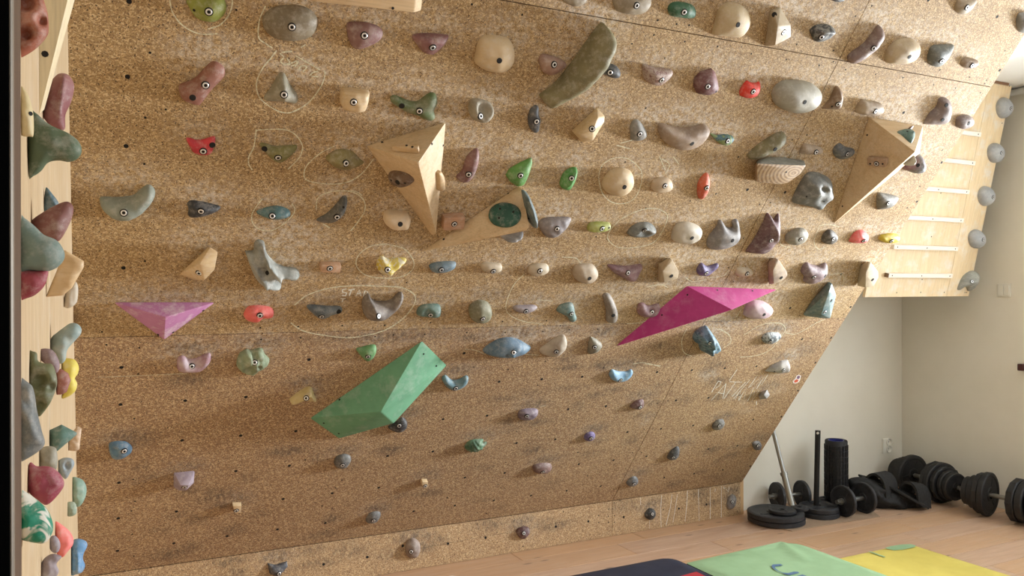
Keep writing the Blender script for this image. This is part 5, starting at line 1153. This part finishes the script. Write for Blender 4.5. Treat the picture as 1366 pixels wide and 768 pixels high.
# ================================================================== mats along the bottom
def rounded(pts, rad, k=5):
    out = []; n = len(pts)
    for i in range(n):
        p, a, b = Vector(pts[i]), Vector(pts[i-1]), Vector(pts[(i+1) % n]); rd = rad[i] if isinstance(rad, (list, tuple)) else rad
        p0 = p+(a-p).normalized()*rd; p1 = p+(b-p).normalized()*rd
        for j in range(k+1):
            s = j/k; out.append((1-s)**2*p0+2*s*(1-s)*p+s*s*p1)
    return out
def mat_slab(x0, x1, y0, y1, z1, rad, m, name, label, cat, edge=None, fold=()):
    """soft gym mat: top sheet with slight waves, rounded corners"""
    out = rounded([(x0, y0), (x1, y0), (x1, y1), (x0, y1)], rad)
    o = empty(name, ((x0+x1)/2, (y0+y1)/2, 0)); tag(o, label, cat, 'gym mats on the floor')
    out = [Vector((p.x, p.y)) for p in out]
    g = [Vector((x0+(i+.5)*(x1-x0)/30, y0+(j+.5)*(y1-y0)/30)) for i in range(30) for j in range(30)]
    poly = np.array([p[:] for p in out]); ga = np.array([p[:] for p in g]); ok = inside(poly, ga) & (bdist(poly, ga) > .012)
    V = out+[Vector(p) for p in ga[ok].tolist()]; n = len(out)
    vs, es, fs, ov, oe, of = delaunay_2d_cdt(V, [(i, (i+1) % n) for i in range(n)], [], 1, 1e-6)
    bm = bmesh.new(); bv = []
    P_ = np.array([v[:] for v in vs]); bd_ = bdist(poly, P_)
    for v, d_ in zip(vs, bd_):
        z = z1-.007*math.exp(-d_/.012)+.0025*noise.noise(Vector((v.x*9, v.y*9, 1)))
        for (ax, ay, bx, by, amp, wd) in fold:
            a = Vector((ax, ay)); b = Vector((bx, by)); t = max(0, min(1, (v-a).dot(b-a)/(b-a).length_squared)); dd = (v-(a+(b-a)*t)).length
            z += amp*math.exp(-(dd/wd)**2)*(1-.6*t)
        bv.append(bm.verts.new((v.x, v.y, z)))
    for f in fs: bm.faces.new([bv[i] for i in f])
    child('cover', to_mesh(bm, smooth=True), m, o, Matrix())
    bm = bmesh.new(); a = [bm.verts.new((p.x, p.y, z1-.0072)) for p in out]; b = [bm.verts.new((p.x, p.y, .003)) for p in out]
    for i in range(n): bm.faces.new((a[i], a[(i+1) % n], b[(i+1) % n], b[i]))
    bm.faces.new(b[::-1])
    child('side', to_mesh(bm), edge or m, o, Matrix())
    return o
def mat_print(pts, reg, z, o, m, name='print'):
    bm = bmesh.new(); bm.faces.new([bm.verts.new(floor_px(x, y, z)) for x, y in cv(reg, pts)])
    bmesh.ops.triangulate(bm, faces=bm.faces[:])
    return child(name, to_mesh(bm), m, o, Matrix())
REG['m4'] = (1000, 700, 10.508); REG['m5'] = (1130, 700, 5.788); REG['m7'] = (720, 720, 5.692)
M_MG = mat_plain('mat_green', (152, 188, 146), .6, c2=(144, 180, 138), scale=12)
M_MY = mat_plain('mat_yellow', (222, 206, 104), .55, c2=(214, 197, 96), scale=10)
M_MB = mat_plain('mat_navy', (26, 36, 58), .55, c2=(36, 46, 68), scale=12)
M_MR = mat_plain('mat_red', (176, 48, 60), .5); M_MK = mat_plain('mat_black', (20, 20, 20), .6)
zg = .05; gA = floor_px(917.5, 750, zg); gB = floor_px(1062, 718.5, zg); gC = floor_px(1180, 768, zg)
gx1 = (gB.x+gC.x)/2; gy1 = (gA.y+gB.y)/2
f0 = floor_px(1041, 723, zg); f1 = floor_px(1075, 748, zg)
gm = mat_slab(gA.x, gx1, gy1-1.15, gy1, zg, [.02, .02, .09, .015], M_MG, 'gym_mat', 'green gym mat with a blue letter printed on it, creased far corner', 'mat', M_MK, fold=((f0.x, f0.y, f1.x, f1.y, .014, .018),))
M_PB = mat_plain('print_blue', (84, 116, 150), .6)
mat_print('303,577 325,552 430,545 470,563 360,580 355,600 400,640 460,665 540,672 620,652 680,655 697,672 560,700 520,695 400,650 330,610', 'm4', zg+.0035, gm, M_PB)
mat_print('665,712 740,693 800,712 830,760 700,760', 'm4', zg+.0035, gm, M_PB)
zy = .03; yA = floor_px(1222, 723, zy); yB = floor_px(1345, 768, zy); yC = floor_px(1112, 742, zy)
yx1 = (floor_px(1243, 730, zy).x+yB.x)/2; yy1 = (yA.y+yC.y)/2
ym = mat_slab(gx1+.006, yx1, yy1-1.1, yy1, zy, [.02, .02, .05, .01], M_MY, 'gym_mat', 'yellow gym mat with a small green patch in its far corner', 'mat')
mat_print('288,178 335,163 420,150 490,147 532,158 520,170 440,188 360,195', 'm5', zy+.003, ym, M_MG, 'patch')
mat_print('165,205 180,203 300,245 285,248', 'm5', zy+.003, ym, M_MG, 'print')
mat_print('95,328 110,333 180,355 220,378 215,385 165,362', 'm5', zy+.003, ym, M_MK, 'strap')
zb = .07; bA = floor_px(741, 768, zb); bB = floor_px(905, 738, zb); bC = floor_px(938, 768, zb)
bm_ = mat_slab(bA.x-.6, min((bB.x+bC.x)/2, gA.x-.012), bB.y-1.0, bB.y-.004, zb, [.02, .02, .075, .05], M_MB, 'crash_pad', 'dark navy crash pad with a red corner stripe, left of the green mat', 'crash pad', M_MK, fold=())
mat_print('1060,275 1190,240 1262,275 1300,300 1100,320 1000,292', 'm7', zb+.0035, bm_, M_MR, 'stripe')
p = floor_px(600, 775, .05)
tag(top('chalk_ball', to_mesh(lathe([(0, 0), (.03, .004), (.05, .025), (.052, .045), (.04, .066), (.02, .074), (0, .075)], 24), smooth=True), mat_plain('white_bag', (222, 226, 232), .8), Matrix.Translation((p.x, p.y-.02, 0))), 'white round chalk ball barely showing at the bottom edge', 'chalk ball', None)
